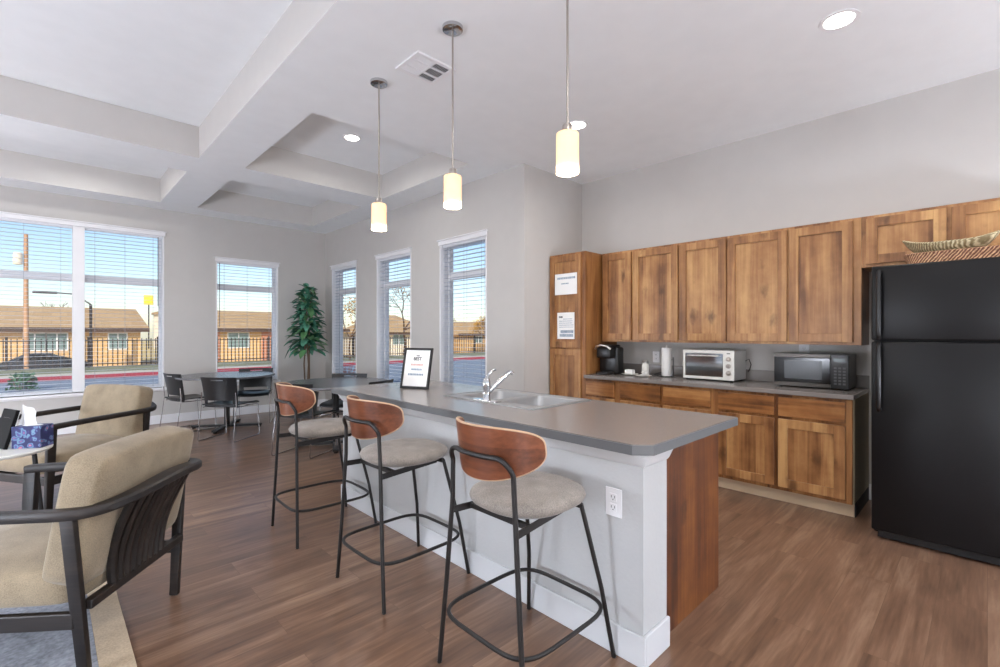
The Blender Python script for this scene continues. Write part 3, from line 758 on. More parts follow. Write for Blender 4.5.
# ------------------------------------------------------------------ refrigerator
t = thing('refrigerator', 'tall black top-freezer refrigerator at the right edge', 'refrigerator', (4.2, .13, 0))
X0, y0, y1, zt = 3.83, -.26, .522, 1.75
MB().box(X0+.07, 4.60, y0+.005, y1-.005, .03, zt-.012, .006).build('body', M_FRIDGE, t)
fz = MB().box(X0, X0+.065, y0, y1, 1.277, zt, .012, 3).build('freezer_door', M_FRIDGE, t, smooth=True)
fd = MB().box(X0, X0+.065, y0, y1, .06, 1.268, .012, 3).build('fridge_door', M_FRIDGE, t, smooth=True)
def handle(z0, z1, par):
    yy = y1-.042
    m = MB(); m.tube([(X0-.002, yy, z0), (X0-.028, yy, z0+.02), (X0-.034, yy, z0+.06), (X0-.034, yy, z1-.06), (X0-.028, yy, z1-.02), (X0-.002, yy, z1)], .013, 10)
    m.build('handle', M_BLACKP, par, smooth=True)
handle(1.29, 1.715, fz); handle(.83, 1.255, fd)
MB().box(X0+.04, 4.58, y0+.03, y1-.03, .012, .06).build('kick_grille', M_BLACKP, t)
for (a, c) in ((X0+.09, y0+.06), (X0+.09, y1-.06), (4.54, y0+.06), (4.54, y1-.06)):
    MB().lathe([(.02, 0), (.02, .03), (.01, .031)], (a, c, 0), 12).build('foot', M_BLACKP, t)
# baskets
t = thing('woven_tray', 'flat reddish-brown woven basket on the refrigerator, lower of two', 'basket', (4.02, .12, zt))
m = MB()
def tray(u, v_):
    # closed ring section u around, v height
    a = 2*PI*u; q = .4
    cx_, sy_ = math.copysign(abs(math.cos(a))**q, math.cos(a)), math.copysign(abs(math.sin(a))**q, math.sin(a))
    fl = .92+.08*v_
    return (4.03+.155*cx_*fl, .105+.265*sy_*fl, zt+.004+.06*v_), (cx_, sy_, 0)
m.sheet(tray, 48, 6, .008); m.box(3.89, 4.17, -.14, .35, zt+.001, zt+.007)
m.build('basket_wall', M_WICK2, t, smooth=True)
MB().tube([tray(i/48, 1)[0] for i in range(48)], .006, 6, closed=True).build('rim', M_WICK2, t, smooth=True)
t = thing('boat_basket', 'tan woven boat-shaped basket stacked on the flat brown one', 'basket', (4.02, .14, zt+.07))
def boat(u, v_):
    a = 2*PI*u; c, s_ = math.cos(a), math.sin(a)
    lift = .045*(abs(s_)**3)
    w = v_**.6
    return (4.0+.125*c*(.55+.45*w), .165+.215*s_*(.62+.38*w), zt+.075+(.045+lift)*v_), (c, s_, -.5)
m = MB().sheet(boat, 48, 6, .007)
m.prism([(4.0+.07*math.cos(2*PI*k/32), .165+.135*math.sin(2*PI*k/32)) for k in range(32)], zt+.0705, zt+.0765)
m.build('basket_wall', M_WICK1, t, smooth=True)
MB().tube([boat(i/48, 1)[0] for i in range(48)], .006, 6, closed=True).build('rim', M_WICK1, t, smooth=True)

# ------------------------------------------------------------------ island
t = thing('kitchen_island', 'white painted island wall with a dark wood end panel', 'island', (2.1, 2.2, 0))
ZI = .842
MB().box(1.70, 1.895, .945, 3.55, 0, ZI).build('knee_wall', M_KNEE, t)
m = MB()
m.box(1.686, 1.70, .931, 3.564, 0, .125, .004); m.box(1.70, 1.90, .931, .945, 0, .125, .004); m.box(1.70, 1.90, 3.55, 3.564, 0, .125, .004)
m.build('baseboard', M_ITRIM, t)
m = MB()
prof = [(0, .795), (.004, .79), (.012, .8), (.03, .838), (.03, ZI), (0, ZI)]
def crown(y0, y1, x):   # along Y
    tb = bmesh.new(); a = [tb.verts.new((x-p[0], y0-p[0], p[1])) for p in prof]; b = [tb.verts.new((x-p[0], y1+p[0], p[1])) for p in prof]
    n = len(prof)
    for i in range(n): tb.faces.new((a[i], a[(i+1) % n], b[(i+1) % n], b[i]))
    tb.faces.new(a[::-1]); tb.faces.new(b); m._add(tb)
def crownx(x0, x1, y, s):
    tb = bmesh.new(); a = [tb.verts.new((x0-p[0], y-s*p[0], p[1])) for p in prof]; b = [tb.verts.new((x1, y-s*p[0], p[1])) for p in prof]
    n = len(prof)
    for i in range(n): tb.faces.new((a[i], a[(i+1) % n], b[(i+1) % n], b[i]))
    tb.faces.new(a[::-1]); tb.faces.new(b); m._add(tb)
crown(.945, 3.55, 1.70); crownx(1.70, 1.895, .945, 1); crownx(1.70, 1.895, 3.55, -1)
m.build('crown_moulding', M_ITRIM, t)
MB().box(1.897, 2.525, .975, .995, .0, ZI).build('end_panel', M_PANEL, t)
m = MB(); m.box(1.897, 2.525, 3.50, 3.52, 0, ZI); m.box(1.897, 2.50, .995, 3.50, .1, .12); m.box(2.50, 2.52, .995, 3.50, .1, ZI)
m.box(2.43, 2.45, .995, 3.5, 0, .1); m.build('cabinet_body', M_BODY, t)
for k in range(5):
    a = 1.02+k*.495
    dd = MB(); dd.box(2.521, 2.54, a, a+.47, .15, .80, .003); dd.build('door', M_WOODV, t)
# top with sink cutout
t = thing('island_worktop', 'long grey laminate worktop of the island with clipped corner', 'worktop', (2.1, 2.2, .844))
Z0, Z1 = .844, .886
SX0, SX1, SY0, SY1 = 2.0, 2.52, 1.80, 2.60
X0, X1, Y0, Y1 = 1.652, 2.59, .905, 3.65
m = MB()
m.prism([(X0+.055, Y0), (X1, Y0), (X1, SY0), (X0, SY0), (X0, Y0+.06)], Z0, Z1)
m.box(X0, SX0, SY0, SY1, Z0, Z1); m.box(SX1, X1, SY0, SY1, Z0, Z1); m.box(X0, X1, SY1, Y1, Z0, Z1)
bmesh.ops.remove_doubles(m.bm, verts=m.bm.verts[:], dist=.0005)
m.build('slab', M_TOP, t)
m = MB()
e = .003
m.box(X0-e, X0, Y0+.06, Y1+e, Z0-.0005, Z1-.004); m.box(X0, X1+e, Y1, Y1+e, Z0-.0005, Z1-.004); m.box(X1, X1+e, Y0-e, Y1, Z0-.0005, Z1-.004)
m.box(X0+.055, X1, Y0-e, Y0, Z0-.0005, Z1-.004)
m.prism([(X0-e, Y0+.06), (X0+.055, Y0-e), (X0+.055, Y0), (X0, Y0+.06)], Z0-.0005, Z1-.004)
m.build('edge_band', M_TOPEDGE, t)
# sink
t = thing('kitchen_sink', 'stainless steel double-bowl drop-in sink in the island worktop', 'sink', (2.26, 2.2, .886))
m = MB(); rz0, rz1 = .8862, .8905
a0, a1, b0, b1 = 1.98, 2.54, 1.78, 2.62
B = [(2.085, 2.495, 1.825, 2.18), (2.085, 2.495, 2.22, 2.575)]
holed(m, a0, a1, b0, b1, B, lambda mm, p, q, r_, s_: mm.box(p, q, r_, s_, rz0, rz1))
m.tube([(a0+.006, b0+.02, rz1), (a0+.02, b0+.006, rz1), (a1-.02, b0+.006, rz1), (a1-.006, b0+.02, rz1), (a1-.006, b1-.02, rz1), (a1-.02, b1-.006, rz1), (a0+.02, b1-.006, rz1), (a0+.006, b1-.02, rz1)], .004, 6, closed=True)
m.build('rim', M_SINK, t, smooth=True)
for (p, q, r_, s_) in B:
    m = MB()
    for (z_, ins) in (()): pass
    rings = []
    for z_, ins, rr in ((rz1, 0, .03), (rz1-.01, .004, .035), (rz1-.14, .012, .05), (rz1-.165, .03, .06), (rz1-.172, .06, .06)):
        ring = []
        cx_, cy_ = (p+q)/2, (r_+s_)/2; hx, hy = (q-p)/2-ins, (s_-r_)/2-ins
        for cxs, cys, a_ in ((1, 1, 0), (-1, 1, PI/2), (-1, -1, PI), (1, -1, 3*PI/2)):
            for k in range(5):
                an = a_+PI/2*k/4
                ring.append(m.bm.verts.new((cx_+cxs*(hx-rr)+rr*math.cos(an), cy_+cys*(hy-rr)+rr*math.sin(an), z_)))
        rings.append(ring)
    for A, Bq in zip(rings, rings[1:]):
        for k in range(20): m.bm.faces.new((A[k], A[(k+1) % 20], Bq[(k+1) % 20], Bq[k]))
    m.bm.faces.new(rings[-1])
    bo = m.build('bowl', M_SINK, t, smooth=True)
    md = bo.modifiers.new('solid', 'SOLIDIFY'); md.thickness = .0015; md.offset = 1
    MB().lathe([(.01, .001), (.04, .001), (.043, .003), (.01, .0032)], ((p+q)/2, (r_+s_)/2, rz1-.172), 24).build('drain', M_CHROME, t, smooth=True)
t = thing('faucet', 'chrome single-lever kitchen faucet at the island sink', 'faucet', (2.035, 2.20, rz1))
fx, fy = 2.03, 2.225
m = MB()
m.lathe([(.02, 0), (.028, .0), (.028, .006), (.024, .012), (.023, .07), (.025, .085), (.025, .12), (.02, .14), (.01, .148)], (fx, fy, rz1), 28)
m.build('body', M_CHROME, t, smooth=True)
MB().box(fx-.028, fx+.028, fy-.11, fy+.11, rz1, rz1+.006, .0028).build('deck_plate', M_CHROME, t)
MB().tube([(fx+.01, fy, rz1+.05), (fx+.05, fy-.012, rz1+.085), (fx+.11, fy-.03, rz1+.135), (fx+.15, fy-.045, rz1+.172), (fx+.168, fy-.05, rz1+.178), (fx+.182, fy-.053, rz1+.166)], [.018, .017, .0145, .0135, .0135, .013], 14).build('spout', M_CHROME, t, smooth=True)
MB().tube([(fx, fy, rz1+.13), (fx+.012, fy+.0, rz1+.165), (fx+.035, fy-.01, rz1+.19), (fx+.06, fy-.02, rz1+.198)], [.013, .010, .009, .010], 10).build('lever', M_CHROME, t, smooth=True)
# sign
t = thing('framed_sign', 'black framed white sign standing on the island worktop', 'framed sign', (2.08, 3.13, .886))
yaw = math.atan2(.239, -.102)-PI/2     # width direction
SM = Matrix.Translation((2.085, 3.13, .8868)) @ Matrix.Rotation(math.atan2(-.239, .102), 4, 'Z') @ Matrix.Rotation(math.radians(-13), 4, 'X')
m = MB(); w, h_ = .13, .325; bw = .018
m.box(-w, -w+bw, -.009, .009, 0, h_, .002, 2, SM); m.box(w-bw, w, -.009, .009, 0, h_, .002, 2, SM); m.box(-w+bw, w-bw, -.009, .009, 0, bw, .002, 2, SM); m.box(-w+bw, w-bw, -.009, .009, h_-bw, h_, .002, 2, SM)
m.build('frame', M_BLACKP, t)
MB().box(-w+bw, w-bw, -.002, .006, bw, h_-bw, 0, 2, SM).build('print_sheet', M_PAPER, t)
MB().box(-.03, .03, .0, .004, 0, .22, .001, 2, Matrix.Translation((2.085, 3.13, .8868)) @ Matrix.Rotation(math.atan2(-.239, .102), 4, 'Z') @ Matrix.Translation((0, .115, 0)) @ Matrix.Rotation(math.radians(14), 4, 'X')).build('easel_back', M_BLACKP, t)
TM = SM @ Matrix.Translation((0, -.0022, 0)) @ Matrix.Rotation(PI/2, 4, 'X')
def tx(s_, size, z_, mm): text_mesh(s_, size, mm, t, TM @ Matrix.Translation((0, z_, 0)))
tx('THE', .018, .262, M_INK); tx('BEST', .036, .236, M_INK)
for z_, half, mm in ((.190, .055, M_INKR), (.152, .05, M_INKB), (.112, .07, M_INKB)):
    m = MB(); x_ = -half
    while x_ < half:
        ww = R.uniform(.006, .012); m.box(x_, x_+ww, -.0030, -.0021, z_-.008, z_+.008, 0, 2, SM); x_ += ww+.004
    m.build('print', mm, t)

# ------------------------------------------------------------------ bar stools
def make_stool():
    t = thing('bar_stool', '', 'bar stool', group='walnut-backed counter stools')
    r = .0095
    # rear legs + loop behind the shell (one bent tube)
    L = []
    fy_, ty = .235, .166
    pts = [(-.262, fy_, 0), (-.252, .20, .35), (-.244, ty+.006, .68), (-.247, ty, .82)]
    arc = []
    for k in range(7):
        a = PI/2*k/6
        arc.append((-.248-.026*math.sin(a), ty-.055+.055*math.cos(a), .83+.055*math.sin(a)))
    mid = [(-.290, .06, .885), (-.295, 0, .885), (-.290, -.06, .885)]
    full = pts+arc+mid+[(x, -y, z) for x, y, z in reversed(arc)]+[(x, -y, z) for x, y, z in reversed(pts)]
    MB().tube(full, r, 10).build('rear_legs', M_BLACKM, t, smooth=True, local=True)
    for s in (1, -1):
        MB().tube([(.268, s*.235, 0), (.232, s*.200, .28), (.158, s*.152, .63)], r, 10).build('leg', M_BLACKM, t, smooth=True, local=True)
        for x in (.268, -.262): MB().lathe([(.011, 0), (.012, .006), (.008, .007)], (x, s*.235, -.0005), 12).build('foot_glide', M_ACRYL, t, local=True)
        MB().prism([(-.25, s*.178), (-.25, s*.172), (.14, s*.112), (.14, s*.118)], .612, .6385).build('side_rail', M_BLACKM, t, local=True)
    MB().box(.142, .162, -.155, .155, .618, .6385, .0015).build('front_rail', M_BLACKM, t, local=True)
    MB().box(-.17, -.15, -.155, .155, .618, .638, .0015).build('cross_bar', M_BLACKM, t, local=True)
    # footrest ring
    ring = []
    for k in range(48):
        a = 2*PI*k/48; q = .42
        c, s = math.copysign(abs(math.cos(a))**q, math.cos(a)), math.copysign(abs(math.sin(a))**q, math.sin(a))
        ring.append((-.010+.262*c, .238*s, .216))
    MB().tube(ring, .0085, 8, closed=True).build('footrest', M_BLACKM, t, smooth=True, local=True)
    # seat
    MB().lathe([(.01, .639), (.165, .639), (.195, .643), (.217, .657), (.224, .673), (.217, .689), (.192, .702), (.14, .709), (.06, .713), (.01, .714)], (.015, .01, 0), 44, 1.02, .97, .82).build('seat', M_STOOLFAB, t, smooth='all', local=True)
    # shell
    def shell(u, v_):
        s_ = (u-.5)*2
        vv = .5-.5*math.cos(PI*v_)          # closer rows near top and bottom
        W = (1-((.6-vv)/.6)**2.3)**.5 if vv < .6 else (1-((vv-.6)/.404)**4.5)**(1/2.8)
        y = .238*W*s_+.012
        q = y/.238
        z = .794+.196*vv-.002*q*q
        x = -.280+.150*(abs(q)**2.1)-(z-.87)*.14
        dx = .150*2.1*(abs(q)**1.1)/.238*(1 if q > 0 else -1)
        return (x, y, z), (-1, dx, -.14)
    MB().sheet(shell, 40, 28, .012).build('backrest', M_WALNUT, t, smooth=True, local=True)
    pts = [shell(0, i/40)[0] for i in range(0, 41)]+[shell(i/24, 1)[0] for i in range(1, 24)]+[shell(1, i/40)[0] for i in range(40, -1, -1)]
    out = []
    for p in pts:
        if not out or (Vector(p)-Vector(out[-1])).length > .003: out.append(p)
    MB().tube(out, .0062, 6, closed=True).build('edge_trim', M_PLYEDGE, t, smooth=True, local=True)
    return t
st = make_stool()
for i, (x, y, rz, lab) in enumerate([(1.402, 1.295, 0, 'nearest walnut-backed stool, beside the island outlet'),
                                     (1.405, 2.215, .02, 'middle walnut-backed stool at the island'),
                                     (1.38, 3.17, -.02, 'farthest walnut-backed stool, at the far end of the island')]):
    o = st if i == 0 else copy_tree(st)
    o['label'] = lab; place(o, (x, y, 0), rz)

# ------------------------------------------------------------------ black meeting chairs
def make_chair():
    t = thing('stacking_chair', '', 'chair', group='black stacking chairs')
    def back(u, v_):
        y = (u-.5)*(.47-.04*(1-v_)); z = .415+.37*v_
        s_ = (u-.5)*2
        x = -.215-.055*v_**1.5+.045*s_*s_-.0
        return (x, y, z), (-1, .09*s_, 0)
    def keep(u, v_):
        if .12 < u < .88 and .11 < v_ < .22: return False
        if .32 < u < .68 and .89 < v_ < .93: return False
        return True
    MB().sheet(back, 50, 54, .012, keep).build('backrest', M_BLACKC, t, smooth=True, local=True)
    def seat(u, v_):
        y = (v_-.5)*.45; x = -.21+.45*u
        z = .425+.018*(abs(v_-.5)*2)**2-(.02*(max(0, u-.8)/.2)**2)+.004
        return (x, y, z), (0, 0, 1)
    MB().sheet(seat, 20, 20, .014).build('seat', M_BLACKC, t, smooth=True, local=True)
    for s in (1, -1):
        y = s*.235
        MB().tube([(-.225, y*.96, .60), (-.215, y*.98, .45), (-.27, y, .03), (-.262, y, .009), (-.24, y, .007), (.20, y, .007), (.222, y, .010), (.23, y, .03), (.205, y*.98, .40), (.19, y*.95, .412), (-.2, y*.95, .412)], .0055, 8).build('sled_leg', M_CHROME, t, smooth=True, local=True)
    MB().tube([(-.1, -.22, .408), (-.1, .22, .408)], .006, 8).build('cross_bar', M_CHROME, t, smooth=True, local=True)
    MB().tube([(.12, -.22, .405), (.12, .22, .405)], .006, 8).build('cross_bar', M_CHROME, t, smooth=True, local=True)
    return t
def WP(lat, d): v_ = RT*lat+FW*d; return (v_.x, v_.y, 0)
def lat(px, d): return (px-500)/F*d
T1 = WP(lat(227, 6.62), 6.62); T2 = WP(-1.95, 5.6)
ch = make_chair()
def toward(p, q, off=0.): return math.atan2(q[1]-p[1], q[0]-p[0])+off
AF = math.atan2(FW.y, FW.x)
chairs = [(WP(lat(190, 6.5), 6.5), -.55, 'black plastic chair at the left of the far round table, below the wide window'),
          (WP(lat(231, 5.98), 5.98), -.12, 'black plastic chair with its back to the viewer, in front of the far round table'),
          (WP(lat(254, 7.05), 7.05), PI+.35, 'black plastic chair behind the far round table, below the narrow window'),
          (WP(lat(307, 5.25), 5.25), -.25, 'black plastic chair hidden partly by the farthest bar stool'),
          (WP(lat(344, 6.06), 6.06), PI, 'black plastic chair behind the near round table, under the tall windows'),
          (WP(-1.56, 5.455), 1.214, 'black plastic chair just left of the framed sign, only its top showing')]
for i, (p, off, lab) in enumerate(chairs):
    o = ch if i == 0 else copy_tree(ch)
    o['label'] = lab; place(o, p, AF+off)
# round tables
def round_table(c, lab, rz, R0=.67):
    t = thing('round_table', lab, 'table', (c[0], c[1], 0), rz, 'round meeting tables')
    MB().lathe([(R0-.07, .715), (R0-.007, .716), (R0, .72), (R0, .738), (R0-.004, .742), (R0-.07, .742)], n=72).build('tabletop', M_TABLE, t, smooth=True, local=True)
    MB().lathe([(.045, .035), (.045, .045), (.036, .05), (.036, .705), (.13, .708), (.13, .714)], n=24).build('pedestal', M_BLACKM, t, smooth=True, local=True)
    for k in range(4):
        a = PI/4+k*PI/2
        MB().box(.0, .45, -.035, .035, .018, .045, .008, 2, Matrix.Rotation(a, 4, 'Z')).build('foot', M_BLACKM, t, local=True)
        MB().lathe([(.022, 0), (.024, .018), (.01, .0185)], (.42*math.cos(a), .42*math.sin(a), 0), 12).build('glide', M_BLACKP, t, local=True)
    return t
round_table(T1, 'round grey table in front of the narrow end-wall window', math.radians(12), .61)
round_table(T2, 'round grey table between the island end and the tall windows', math.radians(20), .63)

# ------------------------------------------------------------------ lounge chairs
def make_armchair():
    t = thing('lounge_chair', '', 'armchair', group='beige cushioned wooden lounge chairs')
    # arm / back rail, one bent board
    half = [(.385, .355, .628), (.32, .357, .633), (.1, .36, .64), (-.2, .36, .644), (-.32, .357, .645), (-.40, .34, .648), (-.455, .29, .655), (-.495, .2, .67), (-.515, .1, .684), (-.522, 0, .69)]
    path = half+[(x, -y, z) for x, y, z in reversed(half[:-1])]
    # smooth
    def cr(P, n=4):
        out = []
        for i in range(len(P)-1):
            p0, p1, p2, p3 = [Vector(P[max(0, min(len(P)-1, i+k))]) for k in (-1, 0, 1, 2)]
            for j in range(n):
                u = j/n; out.append(.5*((2*p1)+(p2-p0)*u+(2*p0-5*p1+4*p2-p3)*u*u+(3*p1-p0-3*p2+p3)*u**3))
        return out+[Vector(P[-1])]
    sp = cr(path)
    n = len(sp)
    rs = [1.0+.9*math.exp(-((i-(n-1)/2)/(n*.16))**2) for i in range(n)]
    m = MB()
    rings = []
    for i, p in enumerate(sp):
        tt = (sp[min(i+1, n-1)]-sp[max(i-1, 0)]).normalized(); u = tt.cross(Vector((0, 0, 1))).normalized(); w = u.cross(tt).normalized()
        a, b = .021*rs[i], .019
        ring = [m.bm.verts.new(p+u*a*ca+w*b*sa) for ca, sa in ((1, .55), (.75, 1), (-.75, 1), (-1, .55), (-1, -.55), (-.75, -1), (.75, -1), (1, -.55))]
        rings.append(ring)
    for A, B_ in zip(rings, rings[1:]):
        for k in range(8): m.bm.faces.new((A[k], A[(k+1) % 8], B_[(k+1) % 8], B_[k]))
    m.bm.faces.new(rings[0][::-1]); m.bm.faces.new(rings[-1])
    m.build('arm_rail', M_DARKW, t, smooth=True, local=True)
    # legs: flat tapering boards
    def leg(top, foot, w0, w1, th):
        m = MB(); rings = []
        for k, f_ in enumerate((0, .35, .7, 1)):
            p = Vector(foot).lerp(Vector(top), f_); w = w1+(w0-w1)*min(1, f_*1.3)
            rings.append([m.bm.verts.new(p+Vector((a*w/2, b*th/2, 0))) for a, b in ((1, 1), (-1, 1), (-1, -1), (1, -1))])
        for A, B_ in zip(rings, rings[1:]):
            for q in range(4): m.bm.faces.new((A[q], A[(q+1) % 4], B_[(q+1) % 4], B_[q]))
        m.bm.faces.new(rings[0][::-1]); m.bm.faces.new(rings[-1])
        bmesh.ops.bevel(m.bm, geom=m.bm.edges[:], offset=.004, segments=2, profile=.5, affect='EDGES')
        return m
    for s in (1, -1):
        leg((-.35, s*.352, .632), (-.36, s*.285, 0), .048, .040, .026).build('leg', M_DARKW, t, smooth=True, local=True)
        leg((.36, s*.352, .615), (.36, s*.315, 0), .055, .04, .034).build('leg', M_DARKW, t, smooth=True, local=True)
        MB().box(-.345, .345, s*.312-.013, s*.312+.013, .20, .262, .005).build('side_rail', M_DARKW, t, local=True)
    MB().box(-.395, -.36, -.30, .30, .262, .298, .005).build('rear_stretcher', M_DARKW, t, local=True)
    MB().box(.345, .37, -.30, .30, .20, .262, .005).build('front_rail', M_DARKW, t, local=True)
    # curved back slats
    for k in range(9):
        y = -.16+.045*k
        pts = []
        for j in range(9):
            f_ = j/8; a = f_*f_*(3-2*f_)
            x = -.378-(.13-.9*y*y)*(.75*f_+.25*a)+.03*math.sin(PI*f_); z = .285+.39*f_
            pts.append((x, y*(.82+.18*f_), z-(y*y)*.9*f_))
        rr = [.019, .0185, .018, .0175, .017, .0165, .016, .016, .016]
        m = MB(); m.tube(pts, rr, 8); m.build('slat', M_DARKW, t, smooth=True, local=True)
    # cushions
    def pillow(x0, x1, y0, y1, z0, z1, mtx=None, puff=.02, bev=.035):
        m = MB(); tb = bmesh.new(); bmesh.ops.create_cube(tb, size=1)
        for v_ in tb.verts: v_.co = Vector(((x0+x1)/2+v_.co.x*(x1-x0), (y0+y1)/2+v_.co.y*(y1-y0), (z0+z1)/2+v_.co.z*(z1-z0)))
        bmesh.ops.subdivide_edges(tb, edges=tb.edges[:], cuts=7, use_grid_fill=True)
        c = Vector(((x0+x1)/2, (y0+y1)/2, (z0+z1)/2)); h = Vector(((x1-x0)/2, (y1-y0)/2, (z1-z0)/2))
        for v_ in tb.verts:
            q = v_.co-c; n_ = [q[i]/h[i] for i in range(3)]
            # puff the faces, round the edges
            for i in range(3):
                o_ = [abs(n_[j]) for j in range(3) if j != i]
                if abs(n_[i]) > .98: q[i] += math.copysign(puff*(1-o_[0]**2)*(1-o_[1]**2), n_[i])
            near = sorted(abs(k_) for k_ in n_)
            if near[1] > .98:
                for i in range(3):
                    if abs(n_[i]) > .98: q[i] -= math.copysign(bev*.35, n_[i])
            if near[0] > .98: q *= .985
            v_.co = c+q
        if mtx: tb.transform(mtx)
        m._add(tb); return m
    pillow(-.33, .38, -.305, .305, .268, .43, None, .03).build('seat_cushion', M_BEIGE, t, smooth='all', sub=1, local=True)
    BM = Matrix.Translation((-.28, 0, .372)) @ Matrix.Rotation(math.radians(-11), 4, 'Y')
    pillow(-.085, .065, -.325, .325, -.02, .485, BM, .012, .02).build('back_cushion', M_BEIGE, t, smooth='all', sub=1, local=True)
    return t
ac = make_armchair()
RUGZ = .008
a1 = WP(-1.975, 2.06)
fd = RT*(-.996)+FW*(-.087)
ac['label'] = 'beige lounge chair in the left foreground, seen from behind'; place(ac, (a1[0], a1[1], .006), math.atan2(fd.y, fd.x))
a2 = WP(-3.51, 3.86); fd = RT*(-.25)+FW*(-.968)
o = copy_tree(ac); o['label'] = 'beige lounge chair below the wide window, facing the viewer'; place(o, (a2[0], a2[1], .0065), math.atan2(fd.y, fd.x))
# rug
t = thing('area_rug', 'blue-grey area rug with beige border under the lounge chairs', 'rug', (-1.2, 3.4, 0))
RX0, RX1, RY0, RY1 = -2.6, .262, 1.35, 4.35
MB().box(RX0+.11, RX1-.11, RY0+.11, RY1-.11, .0005, .0062).build('rug_field', M_RUG, t)
m = MB()
for b_ in ((RX0, RX1, RY0, RY0+.11), (RX0, RX1, RY1-.11, RY1), (RX0, RX0+.11, RY0+.11, RY1-.11), (RX1-.11, RX1, RY0+.11, RY1-.11)): m.box(*b_, .0005, .0062, .0015, 1)
m.build('rug_border', M_RUGB, t)
# side table
sx, sy, _ = WP(-3.10, 2.90)
t = thing('side_table', 'small round cream side table with black legs holding the tissue box', 'side table', (sx, sy, 0))
MB().lathe([(.20, .578), (.242, .58), (.253, .588), (.255, .597), (.25, .602), (.2, .603)], (sx, sy, 0), 56).build('tabletop', M_CREAM, t, smooth=True)
for k in range(3):
    a = math.radians(-15+120*k); c_, s_ = math.cos(a), math.sin(a)
    MB().tube([(sx+.17*c_, sy+.17*s_, .578), (sx+.22*c_, sy+.22*s_, .0065)], .013, 10).build('leg', M_BLACKM, t, smooth=True)
# tissue box
tx_, ty_, _ = WP(-2.965, 2.99)
t = thing('tissue_box', 'blue floral tissue box with a white tissue pulled up', 'tissue box', (tx_, ty_, .603), math.atan2(RT.y, RT.x)+.18)
MB().box(-.078, .078, -.055, .055, 0, .136, .002).build('carton', M_FLORAL, t, local=True)
MB().lathe([(.02, .1362), (.045, .1364), (.046, .1372), (.02, .1374)], (0, 0, 0), 24, 1.2, .6).build('opening', M_TISSUE, t, local=True)
def tis(u, v_):
    a = (u-.5)*2; w = .05-.018*v_+.012*v_*v_
    return (-.03+a*w+.012*v_, .018*math.sin(u*9+v_*2)*(1-.4*v_), .136+.13*v_*(1-.35*(u**1.5))), (0, 1, 0)
MB().sheet(tis, 24, 12, .002).build('tissue', M_TISSUE, t, smooth=True, local=True)
# dark framed card in acrylic stand
bx, by, _ = WP(-3.13, 2.93)
t = thing('tabletop_sign', 'small black-framed sign leaning on an easel beside the tissue box', 'framed sign', (bx, by, .603), math.atan2(WP(-3.13, 2.93)[1], WP(-3.13, 2.93)[0])+.3)
TMx = Matrix.Rotation(math.radians(14), 4, 'X')
MB().box(-.09, .09, -.02, .0, .004, .245, .003, 2, TMx).build('frame', mat('matt_black_frame', (20, 19, 19), .8, spec=.15), t, local=True)
MB().box(-.08, .08, -.026, -.0201, .012, .237, .001, 1, TMx).build('print_sheet', M_PAPER, t, local=True)
MB().box(-.05, .05, -.004, .0, .002, .19, .001, 1, Matrix.Translation((0, -.075, 0)) @ Matrix.Rotation(math.radians(-9), 4, 'X')).build('easel_back', M_ACRYL, t, local=True)

# ------------------------------------------------------------------ potted tree
px_, py_ = 3.18, 7.97
t = thing('potted_tree', 'tall green rubber tree in the corner between the windows', 'plant', (px_, py_, 0))
MB().lathe([(.10, 0), (.15, .01), (.18, .30), (.185, .33), (.17, .33), (.165, .28)], (px_, py_, 0), 36).build('pot', M_POT, t, smooth=True)
MB().lathe([(.01, .275), (.162, .275), (.162, .285), (.01, .29)], (px_, py_, 0), 24).build('soil', M_SOIL, t)
m = MB(); stems = []
for k in range(3):
    a = k*2.1; top = Vector((px_+.07*math.cos(a), py_+.07*math.sin(a), 2.02-.12*k))
    pts = [Vector((px_+.035*math.cos(a), py_+.035*math.sin(a), .27)), Vector((px_+.05*math.cos(a+.5), py_+.05*math.sin(a+.5), .8)), Vector((px_+.03*math.cos(a-.4), py_+.03*math.sin(a-.4), 1.4)), top]
    m.tube(pts, [.013, .012, .010, .006], 8); stems.append(pts)
m.build('trunks', M_STEM, t, smooth=True)
def leaf(m, base, dirv, L, W, droop):
    dirv = dirv.normalized(); side = dirv.cross(Vector((0, 0, 1))).normalized(); up = side.cross(dirv)
    prev = None
    for k in range(7):
        u = k/6; w = W*math.sin(PI*min(1, u*.93+.05))**.75*.5
        c = base+dirv*(L*u)+Vector((0, 0, -droop*u*u*L))
        row = [m.bm.verts.new(c-side*w+up*w*.35), m.bm.verts.new(c), m.bm.verts.new(c+side*w+up*w*.35)]
        if prev:
            m.bm.faces.new((prev[0], prev[1], row[1], row[0])); m.bm.faces.new((prev[1], prev[2], row[2], row[1]))
        prev = row
A_, Bm = MB(), MB()
rl = random.Random(3)
for i in range(330):
    f_ = rl.random()**.9; z = 1.03+1.10*f_
    st_ = stems[rl.randrange(3)]
    rad = .34*(1-f_)**.55*rl.uniform(.05, 1.)+.02
    a = rl.uniform(0, 2*PI)
    base_ = Vector((px_+rad*.55*math.cos(a), py_+rad*.55*math.sin(a), z-.03))
    L_ = rl.uniform(.17, .26)*(1-.3*f_)
    el = rl.uniform(-.7, .6)+.3*f_
    d_ = Vector((math.cos(a+rl.uniform(-.5, .5)), math.sin(a+rl.uniform(-.5, .5)), el))
    tip = base_+d_.normalized()*L_
    if tip.x > XW-.03 or tip.y > YF-.03 or base_.x > XW-.05 or base_.y > YF-.05: continue
    mm = Bm if rl.random() < .22 else A_
    leaf(mm, base_, d_, L_, L_*.5, rl.uniform(.1, .5))
    if i % 2 == 0: A_.tube([(px_+.02*math.cos(a), py_+.02*math.sin(a), z-.10), tuple(base_)], .003, 5)
